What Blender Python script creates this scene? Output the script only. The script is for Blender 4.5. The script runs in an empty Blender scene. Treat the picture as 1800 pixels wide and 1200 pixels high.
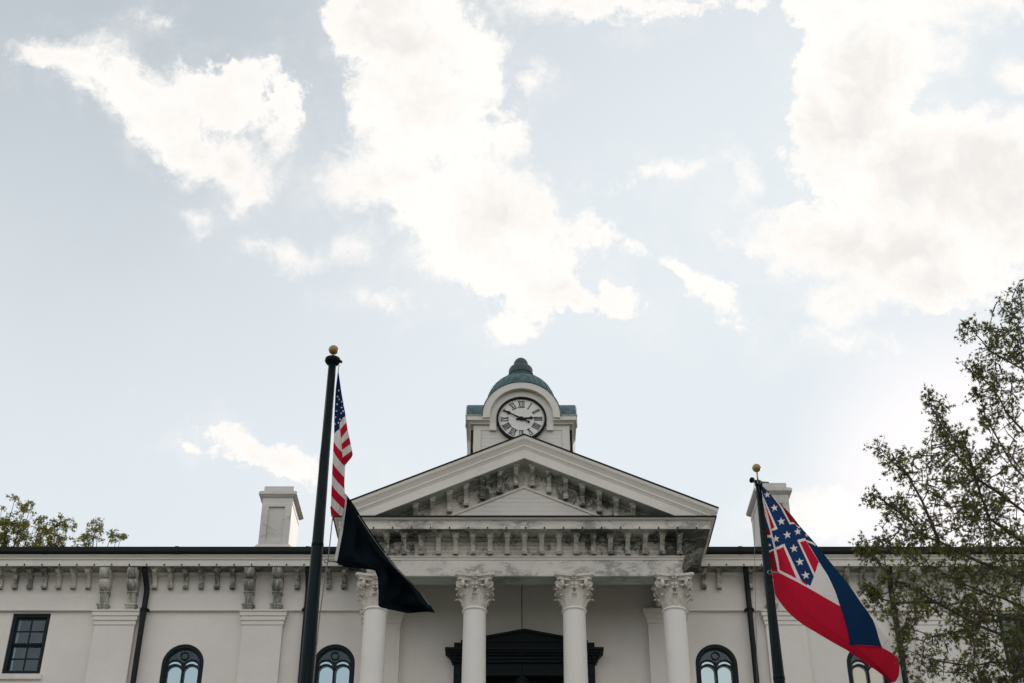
import bpy, math, random
import numpy as np
from mathutils import Vector, Matrix
from mathutils.geometry import tessellate_polygon
random.seed(7); R = math.radians
S = bpy.context.scene
COL = S.collection

# ------------------------------------------------------------------ camera
TH = R(33.3); CZ = 1.6; F = 2500.0
cam = bpy.data.cameras.new('camera'); camo = bpy.data.objects.new('camera', cam); COL.objects.link(camo)
cam.sensor_width = 36; cam.lens = 50; cam.clip_end = 3000; cam.clip_start = 0.1
camo.location = (0, 0, CZ); camo.rotation_euler = (R(90) + TH, 0, 0)
S.camera = camo
S.render.resolution_x = 1024; S.render.resolution_y = 682
S.view_settings.view_transform = 'Standard'; S.view_settings.look = 'None'
S.view_settings.gamma = 1; S.view_settings.use_curve_mapping = False
S.view_settings.exposure = 0.33
S.render.engine = 'CYCLES'

# ------------------------------------------------------------------ node helper
class NT:
    def __init__(s, tree): s.t = tree; s.n = tree.nodes; s.l = tree.links
    def new(s, typ, ins=None, **kw):
        n = s.n.new(typ)
        for k, v in kw.items(): setattr(n, k, v)
        for k, v in (ins or {}).items():
            sock = n.inputs[k]
            if hasattr(v, 'is_output') : s.l.new(v, sock)
            else: sock.default_value = v
        return n
    def math(s, op, a, b=0.0, c=0.0, clamp=False):
        n = s.n.new('ShaderNodeMath'); n.operation = op; n.use_clamp = clamp
        for i, v in enumerate((a, b, c)):
            if hasattr(v, 'is_output'): s.l.new(v, n.inputs[i])
            else: n.inputs[i].default_value = v
        return n.outputs[0]
    def vmath(s, op, a, b=(0,0,0), out=0):
        n = s.n.new('ShaderNodeVectorMath'); n.operation = op
        for i, v in enumerate((a, b)):
            if hasattr(v, 'is_output'): s.l.new(v, n.inputs[i])
            else: n.inputs[i].default_value = v
        return n.outputs[out]
    def mix(s, f, a, b, blend='MIX'):
        n = s.n.new('ShaderNodeMix'); n.data_type = 'RGBA'; n.blend_type = blend
        for i, v in ((0, f), (6, a), (7, b)):
            if hasattr(v, 'is_output'): s.l.new(v, n.inputs[i])
            elif i and len(v) == 3: n.inputs[i].default_value = (*v, 1)
            else: n.inputs[i].default_value = v
        return n.outputs[2]
    def smooth(s, v, a, b, o0=0.0, o1=1.0):
        n = s.new('ShaderNodeMapRange', {0: v, 1: a, 2: b, 3: o0, 4: o1}, interpolation_type='SMOOTHSTEP')
        return n.outputs[0]
    def noise(s, vec, scale, detail=4, rough=.55, dist=0.0, out=0):
        n = s.new('ShaderNodeTexNoise', {'Vector': vec, 'Scale': scale, 'Detail': detail, 'Roughness': rough, 'Distortion': dist})
        return n.outputs[out]

# ------------------------------------------------------------------ world: sky with clouds, sun behind the building to the right
SUN_AZ, SUN_EL = R(20), R(26)
SKY_STRENGTH = 0.10
def make_world():
    w = bpy.data.worlds.new('World'); S.world = w; w.use_nodes = True
    t = NT(w.node_tree); t.n.clear()
    tc = t.new('ShaderNodeTexCoord').outputs['Generated']
    sky = t.new('ShaderNodeTexSky', sky_type='NISHITA')
    sky.sun_disc = False; sky.sun_elevation = SUN_EL; sky.sun_rotation = SUN_AZ
    sky.air_density = 1.0; sky.dust_density = 1.6; sky.ozone_density = 1.5; sky.altitude = 100
    sunv = (math.sin(SUN_AZ)*math.cos(SUN_EL), math.cos(SUN_AZ)*math.cos(SUN_EL), math.sin(SUN_EL))
    cs = t.vmath('DOT_PRODUCT', tc, sunv, out=1)
    near = t.smooth(cs, 0.80, 1.0)
    # plane coordinates round a fixed compass direction of the sky (due north, 33 degrees up)
    a = t.vmath('DOT_PRODUCT', tc, (1, 0, 0), out=1)
    f = t.vmath('DOT_PRODUCT', tc, (0, math.cos(TH), math.sin(TH)), out=1)
    u = t.vmath('DOT_PRODUCT', tc, (0, -math.sin(TH), math.cos(TH)), out=1)
    fs = t.math('MAXIMUM', f, 0.05)
    q = t.new('ShaderNodeCombineXYZ', {0: t.math('DIVIDE', a, fs), 1: t.math('DIVIDE', u, fs), 2: 0.0}).outputs[0]
    # domain warp: large billows and small ragged edges
    w1 = t.vmath('SUBTRACT', t.noise(q, 8.0, 3, .5, out=1), (.5, .5, .5))
    w2 = t.vmath('SUBTRACT', t.noise(q, 34.0, 5, .62, out=1), (.5, .5, .5))
    w12 = t.vmath('ADD', t.vmath('MULTIPLY', w1, (.040, .040, 0)), t.vmath('MULTIPLY', w2, (.030, .030, 0)))
    qw = t.vmath('ADD', q, w12)
    blobs = [  # x, y, rx, ry, angle: the clouds seen that afternoon
     (85,106,44,26,0),(180,98,36,26,0),(420,150,60,34,0),(250,215,40,40,0),(155,122,68,40,15),(240,165,80,48,30),(300,205,78,52,20),(375,185,92,56,15),(340,265,66,46,40),(415,290,50,42,30),(488,200,26,62,0),(450,330,30,20,-40),
     (350,385,10,7,30),(282,42,11,8,0),(690,40,120,100,0),(830,110,66,78,0),(730,185,130,85,0),(760,260,120,50,0),(700,320,125,55,0),(830,370,155,80,15),(900,250,30,46,0),
     (870,455,125,60,0),(955,510,90,38,10),(893,565,36,26,0),(1070,530,50,24,15),(985,395,60,20,10),(640,425,24,18,0),
     (1060,6,175,24,0),(1310,0,60,14,0),(1430,0,50,26,0),
     (1560,20,150,50,0),(1540,100,135,80,0),(1500,200,120,100,0),(1620,300,220,105,0),(1540,425,225,75,0),(1480,535,50,44,10),(1640,485,165,50,-8),(1765,330,110,115,0),(1785,135,28,26,0),(1740,8,70,26,0),
     (505,440,42,22,10),(685,523,22,9,0),(400,770,36,20,15),(470,805,95,26,12),(333,790,15,13,0),
     (1200,468,32,15,40),(1255,515,72,26,35),(1490,606,26,5,0),(1305,325,13,30,0),(1460,905,90,32,0),(1170,306,45,5,-10),(1106,430,9,5,0),(945,140,16,12,0)]
    acc = None
    for (x, y, rx, ry, an) in blobs:
        mp = t.new('ShaderNodeMapping', {'Vector': qw, 'Location': ((x-900)/2500, (600-y)/2500, 0), 'Rotation': (0, 0, R(-an)),
                                         'Scale': (rx/2500, ry/2500, 1)}, vector_type='TEXTURE').outputs[0]
        ln = t.vmath('LENGTH', mp, out=1)
        # distance in sky units so small clouds keep crisp edges
        ln = t.math('MULTIPLY', t.math('SUBTRACT', ln, 1.0), min(rx, ry)/60.0)
        acc = ln if acc is None else t.math('SMOOTH_MIN', acc, ln, 0.35)
    fine = t.noise(qw, 20.0, 12, .68, 0.0)
    fine2 = t.noise(q, 62.0, 8, .66, .4)
    nsum = t.math('ADD', t.math('MULTIPLY', t.math('SUBTRACT', fine, .5), 1.35), t.math('MULTIPLY', t.math('SUBTRACT', fine2, .5), 1.05))
    fld = t.math('ADD', acc, nsum)
    wd = t.smooth(t.noise(q, 7.0, 3, .5), .40, .66, .14, .55)      # edges are crisp in places and thin out in others
    m1 = t.smooth(t.math('DIVIDE', t.math('SUBTRACT', fld, .03), wd), .7, -.8)
    holes = t.smooth(t.noise(qw, 30.0, 10, .72), .55, .70)
    thick = t.smooth(fld, .0, -1.6)
    m1 = t.math('MULTIPLY', m1, t.math('SUBTRACT', 1.0, t.math('MULTIPLY', holes, t.math('MULTIPLY_ADD', thick, -.5, .62))))
    soft = t.smooth(fld, 1.3, -.3)
    # elsewhere in the sky: the same kind of broken cloud
    g = t.noise(tc, 2.6, 9, .6, .3)
    m2 = t.smooth(g, .47, .56)
    inr = t.math('MULTIPLY', t.smooth(t.vmath('LENGTH', q, out=1), .62, .48), t.smooth(f, .1, .3))
    mask = t.math('ADD', t.math('MULTIPLY', m1, inr), t.math('MULTIPLY', m2, t.math('SUBTRACT', 1.0, inr)))
    # colours
    sk = t.new('ShaderNodeHueSaturation', {'Saturation': .42, 'Value': 1.0, 'Color': sky.outputs[0]}).outputs[0]
    sk = t.vmath('MINIMUM', t.vmath('MULTIPLY', sk, (SKY_STRENGTH*1.0,)*3), (.67, .70, .73))
    lowz = t.new('ShaderNodeSeparateXYZ', {0: tc}).outputs[2]
    veilc = t.mix(near, (.43, .477, .514), (.645, .69, .722))
    veilc = t.mix(t.smooth(lowz, .72, .44), veilc, (.63, .677, .71))
    thin = t.noise(q, 5.0, 5, .55)
    base = t.mix(t.math('MULTIPLY_ADD', t.smooth(thin, .35, .7), .10, .84), sk, veilc)
    belly = t.smooth(t.noise(t.vmath('ADD', qw, (3.1, 1.7, 0)), 9.0, 10, .64), .40, .62)
    deep = t.smooth(fld, -.15, -1.0)
    cc = t.mix(t.math('MULTIPLY', belly, t.math('MULTIPLY_ADD', deep, .85, .15)), (.83, .805, .775), (.70, .668, .645))
    wisp = t.smooth(t.noise(qw, 16.0, 9, .7), .42, .68)
    base = t.mix(t.math('MULTIPLY', t.math('MULTIPLY', soft, inr), t.math('MULTIPLY_ADD', wisp, .34, .03)), base, (.785, .77, .755))
    fin = t.mix(t.math('MULTIPLY', mask, .95), base, cc)
    fin = t.mix(t.math('MULTIPLY', t.math('POWER', t.smooth(cs, .990, 1.0), 1.5), .6), fin, (.98, .89, .88))
    bg = t.new('ShaderNodeBackground', {'Color': fin, 'Strength': 1.0})
    out = t.new('ShaderNodeOutputWorld'); t.l.new(bg.outputs[0], out.inputs[0])
    w.cycles.sampling_method = 'MANUAL'; w.cycles.sample_map_resolution = 512
make_world()
sl = bpy.data.lights.new('sun', 'SUN'); sl.energy = 1.2; sl.angle = R(10); sl.color = (1, .93, .84)
slo = bpy.data.objects.new('sun', sl); COL.objects.link(slo)
sv = Vector((math.sin(SUN_AZ)*math.cos(SUN_EL), math.cos(SUN_AZ)*math.cos(SUN_EL), math.sin(SUN_EL)))
slo.rotation_euler = sv.to_track_quat('Z', 'Y').to_euler(); slo.location = (20, 60, 60)

# ------------------------------------------------------------------ measuring helpers: a sight line of the survey photo met with the plane Y = D
cT, sT = math.cos(TH), math.sin(TH)
def ray(x, y, D):
    px, py = (x-900)/F, (600-y)/F
    dx, dy, dz = px, cT - py*sT, sT + py*cT
    k = D/dy
    return Vector((dx*k, D, CZ + dz*k))
def Zp(y, D): return ray(900, y, D).z
def Xp(x, y, D): return ray(x, y, D).x
def ppm(y, D): return F*(cT - (600-y)/F*sT)/D      # horizontal pixels per metre there

# ------------------------------------------------------------------ materials
M = {}
def mat(name, build):
    m = bpy.data.materials.new(name); m.use_nodes = True
    t = NT(m.node_tree); t.n.clear(); out = t.new('ShaderNodeOutputMaterial')
    sh = build(t); t.l.new(sh, out.inputs[0]); M[name] = m; return m
def coords(t, kind='Object'): return t.new('ShaderNodeTexCoord').outputs[kind]
def wpos(t): return t.new('ShaderNodeNewGeometry').outputs['Position']
def bsdf(t, col, rough=.6, bump=None, bs=.2, bd=.01, metal=0, **kw):
    ins = {'Base Color': col if hasattr(col, 'is_output') else (*col, 1), 'Roughness': rough, 'Metallic': metal}
    ins.update(kw)
    if bump is not None:
        ins['Normal'] = t.new('ShaderNodeBump', {'Height': bump, 'Strength': bs, 'Distance': bd}).outputs[0]
    return t.new('ShaderNodeBsdfPrincipled', ins).outputs[0]
def paint(base, dirt=(.09, .095, .085), amt=0.0, lo=.52, hi=.62, stretch=(1, 1, 1), scale=3.0, grime=.12, bumpk=.25):
    def b(t):
        p = wpos(t)
        n1 = t.noise(p, .7, 5, .6); n2 = t.noise(p, 9, 6, .6); n3 = t.noise(p, 60, 3, .6)
        c = t.mix(t.smooth(n1, .3, .7), tuple(v*(1-grime) for v in base), base)
        c = t.mix(t.math('MULTIPLY', t.smooth(n2, .5, .75), grime*2), c, tuple(v*.72 for v in base))
        ps = t.vmath('MULTIPLY', p, (9, 1, 1.1))
        c = t.mix(t.math('MULTIPLY', t.smooth(t.noise(ps, 1.0, 4, .6), .55, .75), grime*1.2), c, (base[0]*.66, base[1]*.66, base[2]*.62))
        if amt > 0:
            pm = t.vmath('MULTIPLY', p, stretch)
            big = t.smooth(t.noise(p, .8, 3, .5), .36, .62)
            n5 = t.noise(pm, scale, 10, .74, .7); n6 = t.noise(pm, scale*6, 6, .7)
            sp = t.math('ADD', t.math('MULTIPLY_ADD', n6, .22, t.math('MULTIPLY', n5, .78)), t.math('MULTIPLY', t.math('SUBTRACT', big, .5), .15))
            c = t.mix(t.math('MULTIPLY', t.smooth(sp, lo-.03, hi+.05), amt), c, dirt)
            c = t.mix(t.math('MULTIPLY', t.smooth(sp, lo-.12, hi+.02), amt*.35), c, tuple(v*1.6+.02 for v in dirt))
        return bsdf(t, c, .62, t.math('ADD', t.math('MULTIPLY', n2, .5), n3), bumpk, .006)
    return b
WHITE = (.80, .745, .705)
mat('wall_paint', paint((.81, .755, .72), grime=.085, bumpk=.6))
mat('column_paint', paint((.82, .775, .75), grime=.04, bumpk=.4))
mat('wood_paint', paint(WHITE, amt=.35, lo=.60, hi=.74, grime=.12))
mat('architrave_paint', paint(WHITE, dirt=(.20, .19, .18), amt=.75, lo=.525, hi=.56, stretch=(1, 1, 1.7), scale=2.2, grime=.14))
mat('mildew_paint', paint((.78, .72, .66), dirt=(.028, .032, .028), amt=.95, lo=.478, hi=.53, stretch=(1, 1, .7), scale=3.6, grime=.2))
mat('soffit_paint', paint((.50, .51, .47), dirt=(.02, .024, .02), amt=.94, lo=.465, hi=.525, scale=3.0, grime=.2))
mat('bracket_paint', paint((.70, .66, .60), dirt=(.04, .045, .038), amt=.85, lo=.485, hi=.57, scale=7.0, grime=.2))
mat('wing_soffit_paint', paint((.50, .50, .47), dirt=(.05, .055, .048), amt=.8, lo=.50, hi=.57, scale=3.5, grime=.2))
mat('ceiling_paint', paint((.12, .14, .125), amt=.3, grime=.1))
mat('tympanum_paint', paint((.78, .72, .66), dirt=(.04, .045, .038), amt=.9, lo=.515, hi=.565, stretch=(1, 1, .7), scale=4.6, grime=.16))
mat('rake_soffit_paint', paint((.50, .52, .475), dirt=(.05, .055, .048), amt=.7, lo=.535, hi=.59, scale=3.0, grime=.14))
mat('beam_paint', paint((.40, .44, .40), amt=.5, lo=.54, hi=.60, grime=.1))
mat('panel_paint', paint((.80, .75, .705), amt=.2, lo=.62, hi=.74, grime=.08))
mat('scroll_paint', paint((.72, .68, .63), dirt=(.06, .065, .055), amt=.7, lo=.50, hi=.60, stretch=(3, 1, .5), scale=6.0, grime=.2))
mat('chimney_paint', paint((.74, .70, .665), dirt=(.25, .25, .23), amt=.5, lo=.56, hi=.7, grime=.14))
mat('capital_paint', paint((.80, .745, .69), dirt=(.20, .18, .15), amt=.6, lo=.50, hi=.72, scale=12, grime=.12))
SP = {'Specular IOR Level': .18}
mat('black_metal', lambda t: bsdf(t, t.mix(t.noise(wpos(t), 6, 4), (.004, .006, .006), (.014, .017, .017)), .55, t.noise(wpos(t), 12), .1, **SP))
mat('pole_paint', lambda t: bsdf(t, t.mix(t.smooth(t.noise(t.vmath('MULTIPLY', wpos(t), (10, 10, .8)), 2, 4), .4, .7), (.003, .009, .011), (.008, .016, .019)), .45, **{'Specular IOR Level': .10}))
mat('pipe_paint', lambda t: bsdf(t, t.mix(t.noise(wpos(t), 5, 4), (.006, .009, .010), (.022, .027, .030)), .55, **SP))
mat('roof_metal', lambda t: bsdf(t, t.mix(t.noise(wpos(t), 4, 4), (.006, .008, .008), (.02, .024, .022)), .75, **SP))
mat('door_paint', lambda t: bsdf(t, t.mix(t.noise(wpos(t), 3, 4), (.003, .007, .009), (.008, .014, .017)), .6, **SP))
mat('frame_paint', lambda t: bsdf(t, t.mix(t.noise(wpos(t), 8, 4), (.004, .010, .014), (.010, .019, .024)), .5, **SP))
def patina(t):
    p = wpos(t)
    n = t.noise(t.vmath('MULTIPLY', p, (7, 7, 1.0)), 1.6, 6, .62)
    c = t.mix(t.smooth(n, .34, .66), (.022, .058, .068), (.075, .165, .18))
    c = t.mix(t.math('MULTIPLY', t.smooth(t.noise(p, 8, 5), .58, .72), .6), c, (.05, .06, .055))
    return bsdf(t, c, .5, n, .2, .01, metal=.15)
mat('copper_patina', patina)
mat('dark_patina', lambda t: bsdf(t, t.mix(t.noise(t.vmath('MULTIPLY', wpos(t), (8, 8, 1)), 2, 5), (.015, .035, .037), (.045, .085, .085)), .45))
mat('gilt', lambda t: bsdf(t, t.mix(t.noise(wpos(t), 14, 5), (.30, .195, .07), (.42, .30, .13)), .42, metal=.55))
mat('clock_white', paint((.84, .81, .80), grime=.04))
mat('clock_black', lambda t: bsdf(t, (.006, .006, .009), .5, **SP))
mat('rope', lambda t: bsdf(t, (.20, .18, .17), .8))
mat('steel', lambda t: bsdf(t, (.22, .22, .22), .45, metal=.6))
mat('lamp_glass', lambda t: bsdf(t, (.01, .018, .02), .6, **{'Specular IOR Level': .1}))
def glass(ior, add, tint):
    def f(t):
        tr = t.new('ShaderNodeBsdfTransparent', {'Color': (*tint, 1)}).outputs[0]
        nrm = t.new('ShaderNodeBump', {'Height': t.noise(wpos(t), 3.0, 2), 'Strength': .2, 'Distance': .02}).outputs[0]
        gl = t.new('ShaderNodeBsdfGlossy', {'Color': (.75, .85, .9, 1), 'Roughness': .03, 'Normal': nrm}).outputs[0]
        fr = t.new('ShaderNodeFresnel', {'IOR': ior}).outputs[0]
        return t.new('ShaderNodeMixShader', {0: t.math('ADD', fr, add), 1: tr, 2: gl}).outputs[0]
    return f
mat('window_glass', glass(1.5, .0, (.80, .92, .97)))
mat('sky_glass', lambda t: t.new('ShaderNodeMixShader', {0: .62, 1: bsdf(t, (.05, .10, .12), .5), 2: t.new('ShaderNodeBsdfGlossy', {'Color': (.62, .78, .83, 1), 'Roughness': .05,
    'Normal': t.new('ShaderNodeBump', {'Height': t.noise(wpos(t), 2.5, 2), 'Strength': .3, 'Distance': .03}).outputs[0]}).outputs[0]}).outputs[0])
mat('sash_glass', glass(1.45, .06, (.45, .55, .62)))
mat('dark_room', lambda t: bsdf(t, (.012, .022, .028), .9))
mat('blind', lambda t: bsdf(t, t.mix(t.noise(wpos(t), 2, 3), (.80, .86, .88), (.88, .92, .93)), .7))
mat('curtain', lambda t: bsdf(t, t.mix(t.noise(t.vmath('MULTIPLY', wpos(t), (30, 1, 1)), 1, 2), (.80, .74, .62), (.86, .80, .70)), .8))
def cloth(c, tr=.45):
    def b(t):
        n = t.noise(wpos(t), 30, 3); wv = t.noise(wpos(t), 250, 2)
        col = t.mix(n, tuple(v*.86 for v in c), c)
        nrm = t.new('ShaderNodeBump', {'Height': wv, 'Strength': .2, 'Distance': .002}).outputs[0]
        d = t.new('ShaderNodeBsdfDiffuse', {'Color': col, 'Normal': nrm}).outputs[0]
        l = t.new('ShaderNodeBsdfTranslucent', {'Color': col, 'Normal': nrm}).outputs[0]
        return t.new('ShaderNodeMixShader', {0: tr, 1: d, 2: l}).outputs[0]
    return b
mat('cloth_red', cloth((.52, .015, .042))); mat('cloth_white', cloth((.76, .72, .70))); mat('cloth_fold_highlight', cloth((.20, .20, .21), .1)); mat('cloth_navy', cloth((.012, .028, .11)))
mat('cloth_blue', cloth((.009, .033, .088))); mat('cloth_black', cloth((.007, .011, .015), .04)); mat('cloth_red_shaded', cloth((.22, .012, .022)))
mat('cloth_star_navy', cloth((.016, .043, .13)))
def leafm(c1, c2, tr=.4):
    def b(t):
        rnd = t.new('ShaderNodeNewGeometry').outputs['Random Per Island']
        col = t.mix(t.smooth(rnd, .1, .9), c1, c2)
        d = t.new('ShaderNodeBsdfDiffuse', {'Color': col}).outputs[0]
        l = t.new('ShaderNodeBsdfTranslucent', {'Color': t.mix(.5, col, c2)}).outputs[0]
        return t.new('ShaderNodeMixShader', {0: tr, 1: d, 2: l}).outputs[0]
    return b
mat('oak_leaf', leafm((.032, .048, .018), (.16, .17, .055), .45))
mat('olive_leaf', leafm((.07, .09, .018), (.27, .25, .06), .5))
mat('brown_leaf', leafm((.07, .05, .035), (.13, .10, .07), .4))
mat('bark', lambda t: bsdf(t, t.mix(t.noise(wpos(t), 12, 5), (.035, .028, .026), (.085, .07, .065)), .9, t.noise(wpos(t), 30, 4), .5, .02))
def grass(t):
    p = wpos(t)
    c = t.mix(t.smooth(t.noise(p, .4, 5), .35, .65), (.045, .075, .02), (.075, .105, .035))
    c = t.mix(t.math('MULTIPLY', t.noise(p, 40, 4), .5), c, (.03, .045, .015))
    return bsdf(t, c, .9, t.noise(p, 60, 4), .6, .03)
mat('lawn', grass)
mat('paving', lambda t: bsdf(t, t.mix(t.noise(wpos(t), 3, 5), (.30, .29, .27), (.40, .38, .35)), .85, t.noise(wpos(t), 20, 4), .3, .01))

# ------------------------------------------------------------------ mesh helpers
def link(o, parent=None):
    COL.objects.link(o)
    if parent is not None: o.parent = parent
    return o
def tag(o, label=None, cat=None, group=None, kind=None):
    if label: o['label'] = label
    if cat: o['category'] = cat
    if group: o['group'] = group
    if kind: o['kind'] = kind
    return o
def empty(name, loc=(0, 0, 0), parent=None):
    o = bpy.data.objects.new(name, None); o.location = loc; o.empty_display_size = .3
    return link(o, parent)
class MB:
    def __init__(s): s.v = []; s.f = []; s.sm = []
    def add(s, vs, fs, smooth=False):
        b = len(s.v); s.v += [tuple(v) for v in vs]; s.f += [tuple(i+b for i in f) for f in fs]; s.sm += [smooth]*len(fs); return s
    def box(s, x0, x1, y0, y1, z0, z1):
        vs = [(x, y, z) for x in (x0, x1) for y in (y0, y1) for z in (z0, z1)]
        return s.add(vs, [(0,1,3,2),(4,6,7,5),(0,4,5,1),(2,3,7,6),(0,2,6,4),(1,5,7,3)])
    def taper(s, x, y, z0, z1, a0, b0, a1, b1):   # frustum of half sizes
        vs = [(x-a0,y-b0,z0),(x+a0,y-b0,z0),(x+a0,y+b0,z0),(x-a0,y+b0,z0),(x-a1,y-b1,z1),(x+a1,y-b1,z1),(x+a1,y+b1,z1),(x-a1,y+b1,z1)]
        return s.add(vs, [(3,2,1,0),(4,5,6,7),(0,1,5,4),(1,2,6,5),(2,3,7,6),(3,0,4,7)])
    def prism(s, poly, a, b, mp, smooth=False):       # poly 2D, extruded from a to b; mp(u, v, w) -> xyz
        n = len(poly); vs = [mp(u, v, a) for u, v in poly] + [mp(u, v, b) for u, v in poly]
        tri = tessellate_polygon([[Vector((u, v, 0)) for u, v in poly]])
        fs = [tuple(t_) for t_ in tri] + [tuple(i+n for i in reversed(t_)) for t_ in tri]
        s.add(vs, fs)
        base = len(s.v) - 2*n
        for i in range(n):
            j = (i+1) % n; s.f.append((base+i, base+j, base+n+j, base+n+i)); s.sm.append(smooth)
        return s
    def tube(s, pts, r, n=8, rr=None, smooth=True, caps=True):
        pts = [Vector(p) for p in pts]; m = len(pts); vs = []; up = None
        for i, p in enumerate(pts):
            d = (pts[min(i+1, m-1)] - pts[max(i-1, 0)])
            if d.length < 1e-9: d = Vector((0, 0, 1))
            d.normalize()
            if up is None:
                up = Vector((0, 0, 1)) if abs(d.z) < .9 else Vector((1, 0, 0))
            a = d.cross(up)
            if a.length < 1e-4: up = Vector((1, 0, 0)) if abs(d.x) < .9 else Vector((0, 1, 0)); a = d.cross(up)
            a.normalize(); b = d.cross(a).normalized(); up = -b if False else up
            ri = (rr[i] if rr else r)
            for k in range(n):
                an = 2*math.pi*k/n + math.pi/n; vs.append(p + a*math.cos(an)*ri + b*math.sin(an)*ri)
        fs = [(i*n+k, i*n+(k+1) % n, (i+1)*n+(k+1) % n, (i+1)*n+k) for i in range(m-1) for k in range(n)]
        if caps: fs += [tuple(reversed(range(n))), tuple((m-1)*n+k for k in range(n))]
        return s.add(vs, fs, smooth)
    def lathe(s, prof, cx=0, cy=0, n=32, smooth=True):   # prof: (r, z)
        vs = []
        for r, z in prof:
            for k in range(n):
                a = 2*math.pi*k/n; vs.append((cx+r*math.cos(a), cy+r*math.sin(a), z))
        fs = [(i*n+k, i*n+(k+1) % n, (i+1)*n+(k+1) % n, (i+1)*n+k) for i in range(len(prof)-1) for k in range(n)]
        return s.add(vs, fs, smooth)
    def sweep(s, path, prof, mp, closed=False):
        # path 2D with mitred corners; prof (n, w): n along the left-hand normal, w the third axis; mp(a, b, w)
        m = len(path); P = [Vector(p) for p in path]; rows = []
        for i in range(m):
            if closed: pa, pb = P[i-1], P[(i+1) % m]
            else: pa, pb = P[max(i-1, 0)], P[min(i+1, m-1)]
            d1 = (P[i]-pa); d2 = (pb-P[i])
            if d1.length < 1e-9: d1 = d2
            if d2.length < 1e-9: d2 = d1
            d1.normalize(); d2.normalize()
            n1 = Vector((-d1.y, d1.x)); n2 = Vector((-d2.y, d2.x)); nn = (n1+n2); nn.normalize()
            k = 1/max(.2, nn.dot(n1))
            rows.append([mp(P[i].x+nn.x*k*a, P[i].y+nn.y*k*a, w) for a, w in prof])
        q = len(prof); vs = [v for r in rows for v in r]; fs = []
        for i in range(m if closed else m-1):
            j = (i+1) % m
            for k in range(q):
                l = (k+1) % q; fs.append((i*q+k, i*q+l, j*q+l, j*q+k))
        if not closed: fs += [tuple(range(q)), tuple((m-1)*q+k for k in reversed(range(q)))]
        return s.add(vs, fs)
    def mesh(s, name, m):
        me = bpy.data.meshes.new(name); me.from_pydata(s.v, [], s.f); me.materials.append(m)
        me.polygons.foreach_set('use_smooth', s.sm); me.validate(); me.update()
        return me
    def build(s, name, m, parent=None, bevel=0, fix=True):
        me = s.mesh(name, m)
        if fix:
            import bmesh
            bm = bmesh.new(); bm.from_mesh(me); bmesh.ops.recalc_face_normals(bm, faces=bm.faces); bm.to_mesh(me); bm.free()
        o = bpy.data.objects.new(name, me); link(o, parent)
        if bevel:
            b = o.modifiers.new('bevel', 'BEVEL'); b.width = bevel; b.segments = 2; b.limit_method = 'ANGLE'; b.angle_limit = R(40)
        return o
def inst(o, loc, parent, rot=(0, 0, 0), name=None, scale=None):
    c = o.copy(); c.location = loc; c.rotation_euler = rot; c.parent = parent
    if scale: c.scale = scale
    COL.objects.link(c); return c
def copy_part(o, loc, parent, rot=None, scale=None):
    c = o.copy(); c.location = loc; c.parent = parent
    if rot: c.rotation_euler = rot
    if scale: c.scale = scale
    COL.objects.link(c)
    for ch in o.children:
        d = ch.copy(); d.parent = c; COL.objects.link(d)
    return c
XYW = lambda a, b, w: (a, b, w)           # plan path
XZW = lambda a, b, w: (a, w, b)           # elevation path, w = y
XC = 0.27                                  # centre line of the building
def sheet(outer, holes, y, depth, name, m, parent, mp=XZW):
    """vertical wall face with openings and their reveals"""
    loops = [[Vector((a, b, 0)) for a, b in outer]] + [[Vector((a, b, 0)) for a, b in h] for h in holes]
    flat = [p for l in loops for p in l]
    tri = tessellate_polygon(loops)
    mb = MB(); mb.add([mp(p.x, p.y, y) for p in flat], [tuple(t_) for t_ in tri])
    for h in holes:
        n = len(h); vs = [mp(a, b, y) for a, b in h] + [mp(a, b, y+depth) for a, b in h]
        mb.add(vs, [(i, (i+1) % n, n+(i+1) % n, n+i) for i in range(n)], False)
    return mb.build(name, m, parent, fix=False)

# ------------------------------------------------------------------ ground
g = MB(); g.add([(-900, -900, 0), (900, -900, 0), (900, 900, 0), (-900, 900, 0)], [(0, 1, 2, 3)])
tag(g.build('lawn_ground', M['lawn'], fix=False), 'mown lawn round the courthouse', kind='structure')
g = MB(); g.box(-14+XC, 14+XC, 3, 26.5, 0.004, .06); g.box(-4+XC, 4+XC, -30, 3, .004, .06)  # unseen forecourt beside the path, widened and kept pale to bounce light upward
tag(g.build('path', M['paving']), 'paved path to the porch, with unseen pale forecourt added to bounce light', kind='structure')

# ================================================================== COURTHOUSE
CH = empty('courthouse', (XC, 30, 0))
tag(CH, 'white painted courthouse with a columned porch, pediment and clock tower', 'courthouse')
def part(mb, name, m, bevel=0, parent=None):
    """geometry written in world metres; children keep coordinates relative to their parent"""
    p = parent or CH
    base = Vector((0, 0, 0)); q = p
    while q is not None: base += q.location; q = q.parent
    mb.v = [(x-base.x, y-base.y, z-base.z) for x, y, z in mb.v]
    return mb.build(name, M[m], p, bevel)
def rel(x, y, z, parent=None):
    p = parent or CH; base = Vector((0, 0, 0)); q = p
    while q is not None: base += q.location; q = q.parent
    return Vector((x, y, z)) - base

DW = 30.0; DWF = 29.5; HL = 14.6                      # wall plane, eaves fascia plane, half length
Z_SOF = Zp(992, DWF)                                   # soffit level
z_crown = Zp(982, DWF-.02); z_gut0 = Zp(973.5, DWF-.10); z_gut1 = Zp(960, DWF-.12)
z_str = Zp(1073, DW-.04)                               # underside of the frieze band
BACK = 43.0
k30 = ppm(1150, DW)

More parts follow.
